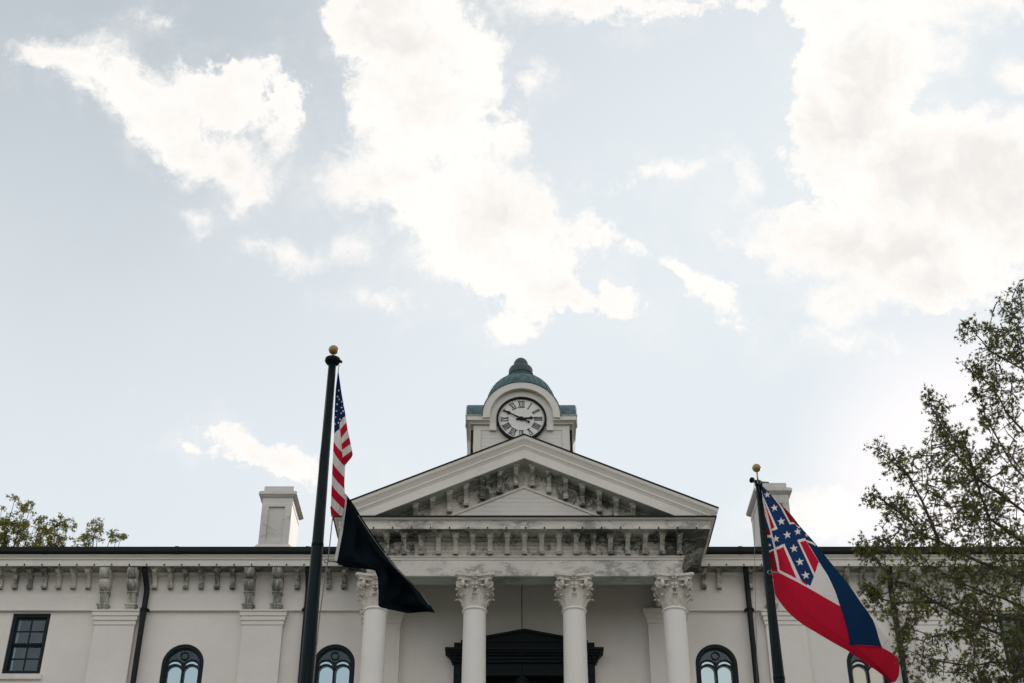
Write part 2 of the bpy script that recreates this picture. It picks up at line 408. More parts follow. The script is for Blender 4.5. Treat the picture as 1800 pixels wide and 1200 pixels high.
# --- windows (openings first)
def arch_loop(cx, z0, zs, r, n=16):
    pts = [(cx-r, z0), (cx+r, z0)]
    pts += [(cx+r*math.cos(math.pi*i/n), zs+r*math.sin(math.pi*i/n)) for i in range(n+1)]
    return pts
win_px = [-600, -335, 335, 600]
WR = .462; wz1 = Zp(1131, DW); wzs = wz1-WR; wz0 = wzs-2.3
awx = [XC + .02 + p/k30 for p in win_px]
rw = []
kw = ppm(1130, DW)
for sgn in (-1, 1):
    cx = XC + sgn*(923-48)/ppm(1130, DW); rw.append(cx)
rz1 = Zp(1077, DW); rz0 = Zp(1184, DW); rhw = 33.5/ppm(1130, DW)
door = [(XC-1.35, 6.2), (XC+1.35, 6.2), (XC+1.35, Zp(1172, DW)), (XC-1.35, Zp(1172, DW))]
holes = [arch_loop(x, wz0, wzs, WR) for x in awx] + [[(x-rhw, rz0), (x+rhw, rz0), (x+rhw, rz1), (x-rhw, rz1)] for x in rw] + [door]
w_top = Z_SOF+.3
wall = sheet([(XC-HL, 0), (XC+HL, 0), (XC+HL, w_top), (XC-HL, w_top)], holes, DW, .32, 'wall', M['wall_paint'], CH,
             mp=lambda a, b, w: (a-XC, w-30, b))
mb = MB(); mb.box(XC-HL, XC-HL+.3, DW+.01, BACK, 0, w_top); mb.box(XC+HL-.3, XC+HL, DW+.01, BACK, 0, w_top); mb.box(XC-HL, XC+HL, BACK, BACK+.3, 0, w_top)
part(mb, 'side_wall', 'wall_paint')
# frieze band under the eaves
PIN = Xp(1199, 990, 28.14)-XC-.30
for s_ in (-1, 1):
    a, b = sorted((XC+s_*PIN, XC+s_*(HL+.04))); mb = MB()
    mb.box(a, b, DW-.05, DW-.003, z_str, Z_SOF+.02); mb.box(a, b, DW-.085, DW-.052, z_str-.005, z_str+.05)
    part(mb, 'frieze_band', 'wall_paint', .006)
# eaves: soffit, fascia, crown, gutter
PXR = Xp(1199, 990, 28.14); PHW = PXR-XC               # porch half width at the frieze
def both(fn):
    for s_ in (-1, 1): fn(s_)
def eaves(s_):
    a, b = (XC-HL-.5, XC-PHW-.61) if s_ < 0 else (XC+PHW+.61, XC+HL+.5)
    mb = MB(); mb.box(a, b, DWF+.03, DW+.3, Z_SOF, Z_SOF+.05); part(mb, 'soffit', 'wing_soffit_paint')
    mb = MB(); mb.box(a, b, DW-.16, DW-.05, Z_SOF-.07, Z_SOF-.002); part(mb, 'bed_moulding', 'wood_paint', .012)
    mb = MB(); mb.box(a, b, DWF, DWF+.028, Z_SOF-.02, z_crown); part(mb, 'fascia_board', 'panel_paint', .004)
    pr = [(DWF-.005, z_crown), (DWF-.03, z_crown), (DWF-.03, z_crown+.02), (DWF-.05, z_crown+.045), (DWF-.09, z_crown+.07), (DWF-.1, z_gut0), (DWF+.05, z_gut0), (DWF+.05, z_crown)]
    mb = MB(); mb.prism(pr, a, b, lambda u, v, w: (w, u, v)); part(mb, 'crown_moulding', 'panel_paint')
    pr = [(DWF-.06, z_gut0+.003), (DWF-.10, z_gut0+.003), (DWF-.14, z_gut0+.06), (DWF-.13, z_gut1), (DWF-.10, z_gut1), (DWF-.02, z_gut1-.02), (DWF+.1, z_gut1-.02), (DWF+.1, z_gut0+.003)]
    mb = MB(); mb.prism(pr, a, b, lambda u, v, w: (w, u, v)); part(mb, 'gutter', 'black_metal')
both(eaves)
def gutter_joints(s_):
    for k in range(4):
        x = XC+s_*(PHW+1.5+k*2.95); mb = MB()
        mb.prism([(DWF-.05, z_gut0-.002), (DWF-.108, z_gut0-.002), (DWF-.150, z_gut0+.06), (DWF-.140, z_gut1+.008), (DWF-.05, z_gut1+.008)], x-.045, x+.045, lambda u, v, w: (w, u, v))
        part(mb, 'gutter_joint', 'black_metal')
both(gutter_joints)
# gutter bolts
def bolt_mesh():
    mb = MB(); mb.lathe([(0, -.03), (.014, -.025), (.016, 0), (.010, .012), (0, .014)], n=8); return mb
mb = bolt_mesh(); bolt0 = mb.build('gutter_bolt', M['black_metal'], CH)
first = True
def put_bolt(x, y, z):
    global first
    if first: bolt0.location = rel(x, y, z); first = False
    else: inst(bolt0, rel(x, y, z), CH)
kb = ppm(990, DWF)
def bolts(s_):
    x = XC + s_*(PHW+.78)
    while abs(x-XC) < HL+.2:
        put_bolt(x, DWF-.012, Z_SOF+.012); x += s_*30.7/kb
both(bolts)

# --- small brackets (one mesh, many parts)
BH = .40
def bracket_mb():
    mb = MB()
    pr = [(0, 0), (-.30, 0), (-.33, -.03), (-.33, -.075), (-.30, -.10), (-.255, -.115), (-.20, -.15), (-.135, -.20), (-.10, -.26), (-.095, -.30), (-.115, -.335), (-.115, -.40), (0, -.40)]
    mb.prism(pr, -.048, .048, lambda u, v, w: (w, u, v))
    mb.prism([(0, .004), (-.35, .004), (-.35, -.035), (0, -.035)], -.078, .078, lambda u, v, w: (w, u, v))
    mb.prism([(0, -.342), (-.132, -.342), (-.132, -.362), (0, -.362)], -.062, .062, lambda u, v, w: (w, u, v))
    mb.prism([(0, -.40), (-.132, -.40), (-.125, -.378), (0, -.378)], -.058, .058, lambda u, v, w: (w, u, v))
    return mb
br0 = bracket_mb().build('bracket', M['bracket_paint'], CH)
used = [False]
def put_bracket(x, y, z, sc=None):
    if not used[0]: used[0] = True; br0.location = rel(x, y, z); return br0
    return inst(br0, rel(x, y, z), CH, scale=sc)
kbr = ppm(1015, DW-.28)
sp = 26.7/kbr
scroll_px = [(183, 232), (438, 487.5)]
scroll_x = []
for pr_ in scroll_px:
    for p in pr_:
        for s_ in (-1, 1): scroll_x.append(XC + s_*(923-p)/ppm(1030, DW-.38))
xs = [26, 52, 78, 103, 129, 155, 272.5, 300.4, 327, 354.5, 382, 409.5, 524, 579, 606]
xs = [-52, -26, 0] + xs
wing_off = [(923-x)/kbr for x in xs]
for off in wing_off:
    for s_ in (-1, 1): put_bracket(XC+s_*off, DW-.052, Z_SOF-.004)
# --- large scroll brackets
def scroll_mb():
    mb = MB(); m = lambda u, v, w: (w, u, v)
    def arc(cx, cy, r, a0, a1, n=8): return [(cx+r*math.cos(R(a0+(a1-a0)*i/n)), cy+r*math.sin(R(a0+(a1-a0)*i/n))) for i in range(n+1)]
    up = [(0, 0), (-.40, 0)] + arc(-.33, -.12, .12, 120, 265) + [(-.30, -.245)]
    up += arc(-.235, -.36, .125, 125, 262) + [(-.225, -.49), (-.20, -.50), (-.20, -.53), (0, -.53)]
    mb.prism(up, -.105, .105, m, True)
    # flutes on the front of the two bulges
    for w in (-.085, -.028, .028, .085):
        mb.tube([(w, u-.004, v) for u, v in up[2:22]], .013, 5)
    lo = [(0, -.53), (-.185, -.53), (-.16, -.58), (-.13, -.66), (-.12, -.74), (-.13, -.80), (0, -.80)]
    mb.prism(lo, -.088, .088, m, True)
    for w in (-.055, 0, .055): mb.tube([(w, u-.004, v) for u, v in lo[1:6]], .012, 5)
    for z0, z1, a, b in ((-.825, -.80, .14, .19), (-.85, -.825, .125, .175), (-.885, -.85, .11, .15), (-.92, -.885, .095, .125)):
        mb.box(-a, a, -b, 0, z0, z1)
    mb.box(-.115, .115, -.21, 0, -.545, -.525)
    # side scroll eyes
    for s_ in (-1, 1):
        for cx, cz, r in ((-.31, -.12, .07), (-.225, -.36, .075)):
            vs = [(s_*.12, cx+r*math.cos(a*.52), cz+r*math.sin(a*.52)) for a in range(12)] + [(s_*.10, cx+r*1.2*math.cos(a*.52), cz+r*1.2*math.sin(a*.52)) for a in range(12)]
            mb.add(vs, [tuple(range(12))] + [(i, (i+1) % 12, 12+(i+1) % 12, 12+i) for i in range(12)])
    return mb
sc0 = scroll_mb().build('scroll_bracket', M['scroll_paint'], CH)
for i, x in enumerate(scroll_x):
    loc = rel(x, DW-.052, Z_SOF-.004)
    if i == 0: sc0.location = loc
    else: inst(sc0, loc, CH)

# --- pilasters
def pilaster(xa, xb, D, ztop, yf, capw=.10, z0=0):
    e = empty('pilaster', rel((xa+xb)/2, DW, 0), CH)
    mb = MB(); mb.box(xa, xb, D, DW-.003, z0, ztop-.30); part(mb, 'shaft', 'wall_paint', .006, e)
    mb = MB()
    h = .30/3
    for i, (o, t_) in enumerate(((.02, .05), (.045, .075), (.075, .10))):
        mb.box(xa-o, xb+o, D-t_+.03, DW-.004, ztop-.30+i*h+.003, ztop-.30+(i+1)*h-.006)
        mb.box(xa-o+.01, xb+o-.01, D-t_+.04, DW-.006, ztop-.30+i*h-.006, ztop-.30+i*h+.003)
    mb.box(xa-.09, xb+.09, D-.10, DW-.005, ztop-.004, ztop+.03)
    part(mb, 'pilaster_cap', 'wall_paint', .004, e)
DPL = DW-.12
for (a, b) in ((165.5, 236.5), (426, 497)):
    o1, o0 = (922-a)/ppm(1103, DPL), (922-b)/ppm(1103, DPL)
    zt = Zp(1073, DPL-.07)
    pilaster(XC-o1, XC-o0, DPL, zt, 0); pilaster(XC+o0, XC+o1, DPL, zt, 0)
for s_ in (-1, 1):
    k = ppm(1110, DPL); a, b = XC+s_*218/k, XC+s_*285/k
    pilaster(min(a, b), max(a, b), DPL, Zp(1070, DPL-.07), 0)

# --- arched windows
def bar_path(mb, pts, w, y0, y1, closed=False):
    mb.sweep(pts, [(w/2, y0), (w/2, y1), (-w/2, y1), (-w/2, y0)], XZW, closed)
def circ(cx, cz, r, n=16, a0=0, a1=360): return [(cx+r*math.cos(R(a0+(a1-a0)*i/n)), cz+r*math.sin(R(a0+(a1-a0)*i/n))) for i in range(n+(0 if a1-a0 == 360 else 1))]
def arched_window(cx, warm=False):
    e = empty('arched_window', rel(cx, DW, wz0), CH)
    Y = DW+.06
    mb = MB(); lp = arch_loop(cx, wz0+.03, wzs, WR-.035, 20)
    bar_path(mb, lp, .07, Y-.03, Y+.06, True)
    part(mb, 'window_frame', 'frame_paint', 0, e)
    mb = MB(); lp = arch_loop(cx, wz0+.03, wzs, WR-.085, 20)
    bar_path(mb, lp, .035, Y, Y+.05, True)
    part(mb, 'sash', 'frame_paint', 0, e)
    mb = MB(); ri = WR-.10
    zc = wzs-.07
    mb.box(cx-.02, cx+.02, Y+.005, Y+.05, wz0+.05, zc+.14)
    rl = ri/2
    for s_ in (-1, 1):
        c2 = cx+s_*rl
        bar_path(mb, [(c2+rl-.0, wz0+.05)] + circ(c2, zc-.09, rl-.004, 14, 0, 180) + [(c2-rl, wz0+.05)], .03, Y+.008, Y+.045)
        bar_path(mb, [(c2+rl*math.cos(R(a))*.98, zc+.03+rl*.88*math.sin(R(a))) for a in range(0, 181, 15)], .03, Y+.010, Y+.047)
    bar_path(mb, circ(cx, wzs+ri*.60, .085, 18), .028, Y+.006, Y+.048, True)
    part(mb, 'tracery', 'frame_paint', 0, e)
    sh_ = -.026 if cx > XC else .026
    mb = MB(); lp = arch_loop(cx, wz0+.04, wzs, WR-.07, 20)
    mb.prism(lp, Y+.030, Y+.036, XZW); part(mb, 'pane', 'window_glass', 0, e)
    for s_ in (-1, 1):
        mb = MB(); lp = arch_loop(cx+s_*(rl+.004)+sh_, wz0+.05, zc-.12, rl-.032, 14); mb.prism(lp, Y+.0275, Y+.0290, XZW)
        part(mb, 'lancet_pane', 'curtain' if warm else 'sky_glass', 0, e)
        lp = [(cx+s_*(rl+.004)+.8*rl*math.cos(R(a_)), zc+.035+rl*.66*math.sin(R(a_))) for a_ in range(20, 161, 20)]
        mb = MB(); mb.prism(lp, Y+.0275, Y+.0290, XZW); part(mb, 'spandrel_pane', 'curtain' if warm else 'sky_glass', 0, e)
    mb = MB(); mb.box(cx-WR-.05, cx+WR+.05, DW+.33, DW+.9, wz0-.05, wz1+.05)
    part(mb, 'dark_interior', 'dark_room', 0, e)
for i, x in enumerate(awx): arched_window(x, i == 3)
# --- rectangular sash windows
def sash_window(cx):
    e = empty('sash_window', rel(cx, DW, rz0), CH); Y = DW+.08
    mb = MB(); bar_path(mb, [(cx-rhw+.04, rz0+.04), (cx+rhw-.04, rz0+.04), (cx+rhw-.04, rz1-.04), (cx-rhw+.04, rz1-.04)], .08, Y-.04, Y+.07, True)
    part(mb, 'window_frame', 'frame_paint', 0, e)
    zm = (rz0+rz1)/2
    for (a, b, yy) in ((rz0+.08, zm, .03), (zm, rz1-.08, 0)):
        mb = MB(); bar_path(mb, [(cx-rhw+.10, a+.02), (cx+rhw-.10, a+.02), (cx+rhw-.10, b-.02), (cx-rhw+.10, b-.02)], .04, Y+yy, Y+yy+.035, True)
        mb.box(cx-.014, cx+.014, Y+yy+.003, Y+yy+.03, a+.04, b-.04)
        mb.box(cx-rhw+.12, cx+rhw-.12, Y+yy+.005, Y+yy+.028, (a+b)/2-.012, (a+b)/2+.012)
        part(mb, 'sash', 'frame_paint', 0, e)
        for (x0, x1) in ((cx-rhw+.11, cx-.01), (cx+.01, cx+rhw-.11)):
            for (c, d) in ((a+.03, (a+b)/2-.01), ((a+b)/2+.01, b-.03)):
                tz = random.uniform(-.006, .006)
                mb = MB(); mb.add([(x0, Y+yy+.018, c), (x1, Y+yy+.018+tz, c), (x1, Y+yy+.02-tz, d), (x0, Y+yy+.02, d)], [(0, 1, 2, 3)])
                part(mb, 'pane', 'sash_glass', 0, e)
    mb = MB(); mb.box(cx-rhw-.06, cx+rhw+.06, DW-.06, DW+.1, rz0-.13, rz0-.004); part(mb, 'sill', 'wood_paint', .01, e)
    mb = MB(); mb.box(cx-rhw+.09, cx-rhw+.16, DW+.14, DW+.16, rz0, rz1)
    part(mb, 'curtain', 'blind', 0, e)
    mb = MB(); mb.box(cx-rhw-.02, cx+rhw+.02, DW+.33, DW+.9, rz0-.05, rz1+.05); part(mb, 'dark_interior', 'dark_room', 0, e)
for x in rw: sash_window(x)

# --- downspouts
def downspout(px0, px1):
    X1 = Xp(px1, 1200, DW-.12)
    x0 = Xp(px0, 1006, DWF+.15); zt = Z_SOF
    yb = DW-.14
    pts = [(x0, DWF+.12, zt+.02), (x0, DWF+.14, zt-.10), (x0+(X1-x0)*.35, DWF+.22, zt-.18), (X1+(x0-X1)*.1, yb, zt-.42), (X1, yb, zt-.52), (X1, yb, z_str-.1), (X1, yb, 0.2)]
    e = empty('downspout', rel(X1, DW, 0), CH)
    mb = MB(); mb.tube(pts, .063, 8); part(mb, 'pipe', 'pipe_paint', 0, e)
    mb = MB(); mb.lathe([(.066, z_str-.02), (.08, z_str-.015), (.08, z_str+.03), (.066, z_str+.035)], X1, yb, 10)
    mb.box(X1-.11, X1+.11, yb, DW-.01, z_str-.005, z_str+.02)
    part(mb, 'pipe_collar', 'pipe_paint', 0, e)
downspout(254, 234); downspout(541, 528); downspout(1311, 1330); downspout(1564, 1592)

# --- chimneys
def chimney(s_):
    D = 32.6
    if s_ < 0: xl, xr = Xp(459.5, 905, D), Xp(512, 905, D)
    else: xr, xl = Xp(1389, 905, D), Xp(1336, 905, D)
    cx = (xl+xr)/2; hw = (xr-xl)/2; dp = .62
    zt = Zp(859 if s_ < 0 else 853, D); zb = Zp(975, D)
    e = empty('chimney', rel(cx, D, zb), CH)
    mb = MB()
    mb.box(cx-hw+.02, cx+hw-.02, D+.002, D+dp*2, zb-1.5, zt-.40)
    mb.box(cx-hw-.01, cx+hw+.01, D-.02, D+dp*2+.02, zt-.42, zt-.24)
    # raised frame that leaves a sunk panel on the face
    zp0, zp1 = zb+.42, zt-.52
    for (a, b, c, d) in ((cx-hw, cx-hw+.17, zb-.3, zt-.42), (cx+hw-.17, cx+hw, zb-.3, zt-.42), (cx-hw+.17, cx+hw-.17, zp1, zt-.42), (cx-hw+.17, cx+hw-.17, zb-.3, zp0)):
        mb.box(a, b, D-.05, D, c, d)
    mb.box(cx-hw, cx-hw+.018, D, D+dp*2, zb-.3, zt-.42); mb.box(cx+hw-.018, cx+hw, D, D+dp*2, zb-.3, zt-.42)
    part(mb, 'chimney_stack', 'chimney_paint', .01, e)
    mb = MB(); yc = D+dp
    mb.taper(cx, yc, zb-.6, zb+.10, hw+.16, dp+.16, hw+.15, dp+.15)
    mb.taper(cx, yc, zb+.10, zb+.27, hw+.15, dp+.15, hw+.03, dp+.07)
    part(mb, 'chimney_base', 'chimney_paint', .01, e)
    mb = MB()
    mb.taper(cx, yc, zt-.27, zt-.20, hw+.02, dp+.02, hw+.10, dp+.10)
    mb.box(cx-hw-.11, cx+hw+.11, yc-dp-.11, yc+dp+.11, zt-.20, zt-.10)
    mb.taper(cx, yc, zt-.10, zt-.05, hw+.11, dp+.11, hw+.02, dp+.02)
    mb.box(cx-hw, cx+hw, yc-dp, yc+dp, zt-.05, zt+.10)
    part(mb, 'chimney_cap', 'chimney_paint', .025, e)
    # cracks in the render: thin raised repair lines
    mb = MB(); rnd = random.Random(5+s_)
    for _ in range(6):
        x, z = cx+rnd.uniform(-hw*.9, hw*.7), zb+rnd.uniform(.2, 1.2); pts = []
        for i in range(7):
            pts.append((x, D-.052, z)); x = min(max(x+rnd.uniform(.0, .12), cx-hw+.02), cx+hw-.02); z += rnd.uniform(-.08, .08)
        mb.tube(pts, .006, 4)
    part(mb, 'plaster_crack', 'scroll_paint', 0, e)
chimney(-1); chimney(1)

# --- main roof
mb = MB(); zr = z_gut1-.03; e_ = .45; rg = 3.0
x0, x1, y0, y1 = XC-HL-e_, XC+HL+e_, DWF+.0, BACK+e_; ym = (y0+y1)/2; hr = (ym-y0)*math.tan(R(13))
mb.add([(x0, y0, zr), (x1, y0, zr), (x1, y1, zr), (x0, y1, zr), (x0+6.5, ym, zr+hr), (x1-6.5, ym, zr+hr)], [(0, 1, 5, 4), (2, 3, 4, 5), (1, 2, 5), (3, 0, 4), (3, 2, 1, 0)])
part(mb, 'roof', 'roof_metal')

# ================================================================== PORCH
DF = 28.14; DC = DF-.52; DCR = DC-.11                  # frieze, cornice fascia, crown
zA0, zA1, zM1 = Zp(1011, DF), Zp(983.5, DF), Zp(976, DF-.05)
zS = Z_SOF; zF1 = Zp(913.5, DC); zTop = Zp(908, DCR)
xl, xr = XC-PHW, XC+PHW
U = [(xr, DW-.06), (xr, DF), (xl, DF), (xl, DW-.06)]    # left-hand normal points outward
def usweep(prof, name, m, bevel=0, path=U):
    mb = MB(); mb.sweep(path, prof, XYW); return part(mb, name, m, bevel)
UC = [(xr+.08, DW-.06), (xr+.08, DF), (xl-.08, DF), (xl-.08, DW-.06)]   # the cornice overhangs a little more at the sides
def rect(n0, n1, z0, z1): return [(n0, z0), (n1, z0), (n1, z1), (n0, z1)]
# sweep direction check: path goes along -x on the front; its left-hand normal must be -y
usweep(rect(-.44, 0, zA0, zA1), 'architrave', 'architrave_paint', .006)
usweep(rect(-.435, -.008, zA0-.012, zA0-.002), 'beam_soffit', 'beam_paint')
usweep([(-.05, zA1), (.02, zA1), (.02, zA1+.035), (.035, zA1+.045), (.06, zM1-.02), (.065, zM1), (-.05, zM1)], 'architrave_moulding', 'wood_paint')
usweep(rect(-.20, -.002, zM1, zS+.03), 'frieze', 'mildew_paint')
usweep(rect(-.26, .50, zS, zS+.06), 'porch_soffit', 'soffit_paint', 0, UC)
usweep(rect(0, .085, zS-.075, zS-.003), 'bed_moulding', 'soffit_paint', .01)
usweep(rect(.503, .52, zS-.012, zF1), 'fascia_board', 'architrave_paint', .003, UC)
usweep([(.30, zF1), (.53, zF1), (.55, zF1+.02), (.56, zF1+.045), (.60, zTop-.02), (.62, zTop), (.30, zTop)], 'crown_moulding', 'panel_paint', 0, UC)
usweep(rect(.10, .65, zTop+.001, zTop+.034), 'cornice_flashing', 'black_metal', 0, UC)
usweep(rect(.0, .50, zS+.062, zTop-.001), 'cornice_core', 'panel_paint', 0, UC)
kbp = ppm(928, DC); sx = 33.4/kbp
for i in range(-9, 10): put_bolt(XC+i*sx+.02, DC-.012, zS+.014)
kp = ppm(955, DF); bx = 30.1/kp
for i in range(-9, 10): put_bracket(XC+i*bx, DF-.003, zS-.004)
for s_ in (-1, 1):                                      # returns on the porch sides
    for j in range(5):
        b = put_bracket(XC+s_*(PHW+.003), DF+.22+j*.36, zS-.004); b.rotation_euler = (0, 0, s_*R(90))
# frieze siding boards behind the brackets (horizontal joints)
nb = 4; fh = (zS-.08-zM1)/nb
for i in range(nb):
    a = zM1+i*fh
    for j in range(3):
        w0, w1 = xl+.01+(2*PHW-.02)*j/3, xl+.01+(2*PHW-.02)*(j+1)/3
        mb = MB(); mb.box(w0+.002, w1-.002, DF-.010-.002*((i+j) % 2), DF-.001, a+.004, a+fh-.004); part(mb, 'frieze_board', 'mildew_paint')

# --- pediment
za = Zp(764, DCR); tip = ray(1263, 893.5, DCR); tx = tip.x-XC; slope = (za-tip.z)/tx; ang = math.atan(slope); ca = math.cos(ang)
h1 = (za-Zp(783, DC))*ca; h2 = (za-Zp(803.5, DC))*ca
ext = tx*1.0
PR = [(XC+ext, za-ext*slope), (XC, za), (XC-ext, za-ext*slope)]   # left-hand normal points down -> use negative n as up
# normal for path going -x: (-dy, dx) -> points down; so n>0 is down
def rsweep(prof, name, m, bevel=0, path=PR):
    mb = MB(); mb.sweep(path, prof, XZW); return part(mb, name, m, bevel)
rsweep([(0, DCR-.01), (.035, DCR-.01), (.07, DCR+.0), (h1*.55, DCR+.035), (h1*.85, DC-.035), (h1*.9, DC-.03), (h1*.9, DF+.1), (0, DF+.1)], 'raking_crown', 'panel_paint')
rsweep([(h1*.9+.001, DC-.045), (h1*.9+.03, DC-.045), (h1*.9+.035, DC-.030), (h1+.03, DC-.030), (h1+.035, DC-.015), (h1+.06, DC-.012), (h1+.06, DF+.09), (h1*.9+.001, DF+.09)], 'raking_moulding', 'panel_paint')
# raking fascia and soffit, cut level with the top of the cornice
def rake_clip(n0, n1, y0, y1, name, m):
    mb = MB(); v0, v1 = n0/ca, n1/ca; zb = zTop+.036
    xo0 = (za-v0-zb)/slope; xo1 = (za-v1-zb)/slope
    for s_ in (-1, 1):
        poly = [(XC, za-v0), (XC+s_*xo0, zb), (XC+s_*xo1, zb), (XC, za-v1)]
        mb.prism(poly, y0, y1, XZW)
    return part(mb, name, m)
rake_clip(h1+.061, h2, DC, DF-.001, 'raking_fascia', 'wood_paint')
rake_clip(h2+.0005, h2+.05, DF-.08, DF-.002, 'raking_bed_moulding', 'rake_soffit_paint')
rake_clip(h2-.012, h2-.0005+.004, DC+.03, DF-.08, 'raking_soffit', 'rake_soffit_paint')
# black roof edge on the rake
rsweep([(-.030, DCR-.03), (-.002, DCR-.03), (-.002, DF), (-.030, DF)], 'roof_edge_flashing', 'black_metal')
# porch roof running back to the tower
mb = MB(); ex2 = PHW+.68
for s_ in (-1, 1):
    mb.prism([(XC, za+.01), (XC+s_*ex2, za+.01-ex2*slope), (XC+s_*ex2, za-.05-ex2*slope), (XC, za-.05)], DF+.02, DWF-.1, XZW)
    zm = lambda Y: zr+.02+(Y-y0)*math.tan(R(13))
    xm = lambda Y: min(ex2, (za-zm(Y))/slope)
    ys = [DWF-.1+(36.4-DWF+.1)*i/8 for i in range(9)]
    vs = [(XC, Y, za+.008) for Y in ys]+[(XC+s_*xm(Y), Y, za+.008-slope*xm(Y)) for Y in ys]
    mb.add(vs, [(i, i+1, 10+i, 9+i) for i in range(8)])
part(mb, 'porch_roof', 'roof_metal')
# tympanum
zb = zTop+.034; zty = za-h2/ca
def tri_at(z, apex): return max(0, (apex-z)/slope)
mb = MB(); hx = tri_at(zb, zty)+.3
mb.prism([(XC-hx, zb-.02), (XC+hx, zb-.02), (XC, zty+.25)], DF+.02, DF+.25, XZW); part(mb, 'tympanum_backing', 'tympanum_paint')
ap = Zp(857, DF)                                        # apex of the inner panel
bh = .105; z = zb; i = 0
while z < zty+.02:
    z1_ = z+bh-.003
    w0, w1 = tri_at(z, zty)+.10, tri_at(z1_, zty)+.10
    i0, i1 = tri_at(z, ap), tri_at(z1_, ap)
    yy = DF-.006
    if i0 > 0.02:
        for s_ in (-1, 1):
            mb = MB(); mb.prism([(XC+s_*i0, z), (XC+s_*w0, z), (XC+s_*w1, z1_), (XC+s_*i1, z1_)], yy, DF+.021, XZW); part(mb, 'tympanum_board', 'tympanum_paint')
        mb = MB(); mb.prism([(XC-i0, z), (XC+i0, z), (XC+i1, z1_), (XC-i1, z1_)] if i1 > .01 else [(XC-i0, z), (XC+i0, z), (XC, ap)], yy-.004, DF+.02, XZW); part(mb, 'panel_board', 'panel_paint')
    else:
        mb = MB(); mb.prism([(XC-w0, z), (XC+w0, z), (XC+w1, z1_), (XC-w1, z1_)], yy, DF+.021, XZW); part(mb, 'tympanum_board', 'tympanum_paint')
    z += bh; i += 1
mb = MB(); bw = tri_at(zb, ap)
mb.sweep([(XC+bw, zb), (XC, ap), (XC-bw, zb)], [(-.035, DF-.045), (.012, DF-.045), (.012, DF-.001), (-.035, DF-.001)], XZW)
part(mb, 'panel_moulding', 'wood_paint')
mb = MB(); mb.box(XC-.55, XC-.18, DF-.018, DF-.012, zb+.20, zb+.50); part(mb, 'access_hatch', 'panel_paint', .004)
kt = ppm(850, DF)
for i in range(-7, 7):
    off = (i+.5)*28.9/kt
    ztop_ = zty-abs(off)*slope+.02
    put_bracket(XC+off, DF-.010, ztop_-.02)

# --- porch ceiling and beam inner faces
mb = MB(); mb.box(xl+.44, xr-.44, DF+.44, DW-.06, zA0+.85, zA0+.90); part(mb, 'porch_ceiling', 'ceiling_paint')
# --- columns
DCOL = DF+.215
cap_top = zA0-.002; CAPH = .70
def leaf_mesh(h, w, curl, lean):
    mb = MB(); rows = []
    prof = [(0, 0, .62), (.012, .25, .80), (.02, .5, .98), (.035, .72, 1.0), (.075, .90, .86), (.125, 1.0, .70), (.165, .985, .52), (.175, .90, .28)]
    for (o, t_, ww) in prof:
        row = []
        for k in range(-3, 4):
            u = k/3
            lob = 1.0 if k % 2 == 0 else .9
            row.append((u*w*.5*ww*lob, -(o*curl+t_*lean+.018*(1-abs(u))**.7 - .012*(k % 2)), t_*h))
        rows.append(row)
    vs = [p for r in rows for p in r]; n = 7
    back = [(x, y+.022, z) for x, y, z in vs]; m = len(vs)
    fs = [(i*n+k, i*n+k+1, (i+1)*n+k+1, (i+1)*n+k) for i in range(len(rows)-1) for k in range(n-1)]
    fb = [tuple(reversed([a+m for a in f])) for f in fs]
    mb.add(vs+back, fs+fb, True)
    ed = [k for k in range(n)] + [i*n+n-1 for i in range(1, len(rows))] + [(len(rows)-1)*n+k for k in range(n-2, -1, -1)] + [i*n for i in range(len(rows)-2, 0, -1)]
    mb.add([vs[i] for i in ed]+[back[i] for i in ed], [(i, (i+1) % len(ed), len(ed)+(i+1) % len(ed), len(ed)+i) for i in range(len(ed))])
    return mb
def volute(mb, cx, cy, cz, ang_, r=.07):
    ca_, sa_ = math.cos(ang_), math.sin(ang_)      # plane facing direction (sa,-ca)
    pts = []; rr = []
    for i in range(26):
        a = R(90+i*26); q = r*(1-i/30)
        pts.append((cx+ca_*q*math.cos(a)+sa_*i*.0012, cy+sa_*q*math.cos(a)-ca_*i*.0012, cz+q*math.sin(a))); rr.append(.020*(1-i/60))
    mb.tube(pts, .02, 6, rr)
    mb.tube([(cx-sa_*.02, cy+ca_*.02, cz), (cx+sa_*.045, cy-ca_*.045, cz)], .022, 8)
    mb.tube([(cx-sa_*.05, cy+ca_*.05, cz), (cx+sa_*.012, cy-ca_*.012, cz)], r*.95, 12)
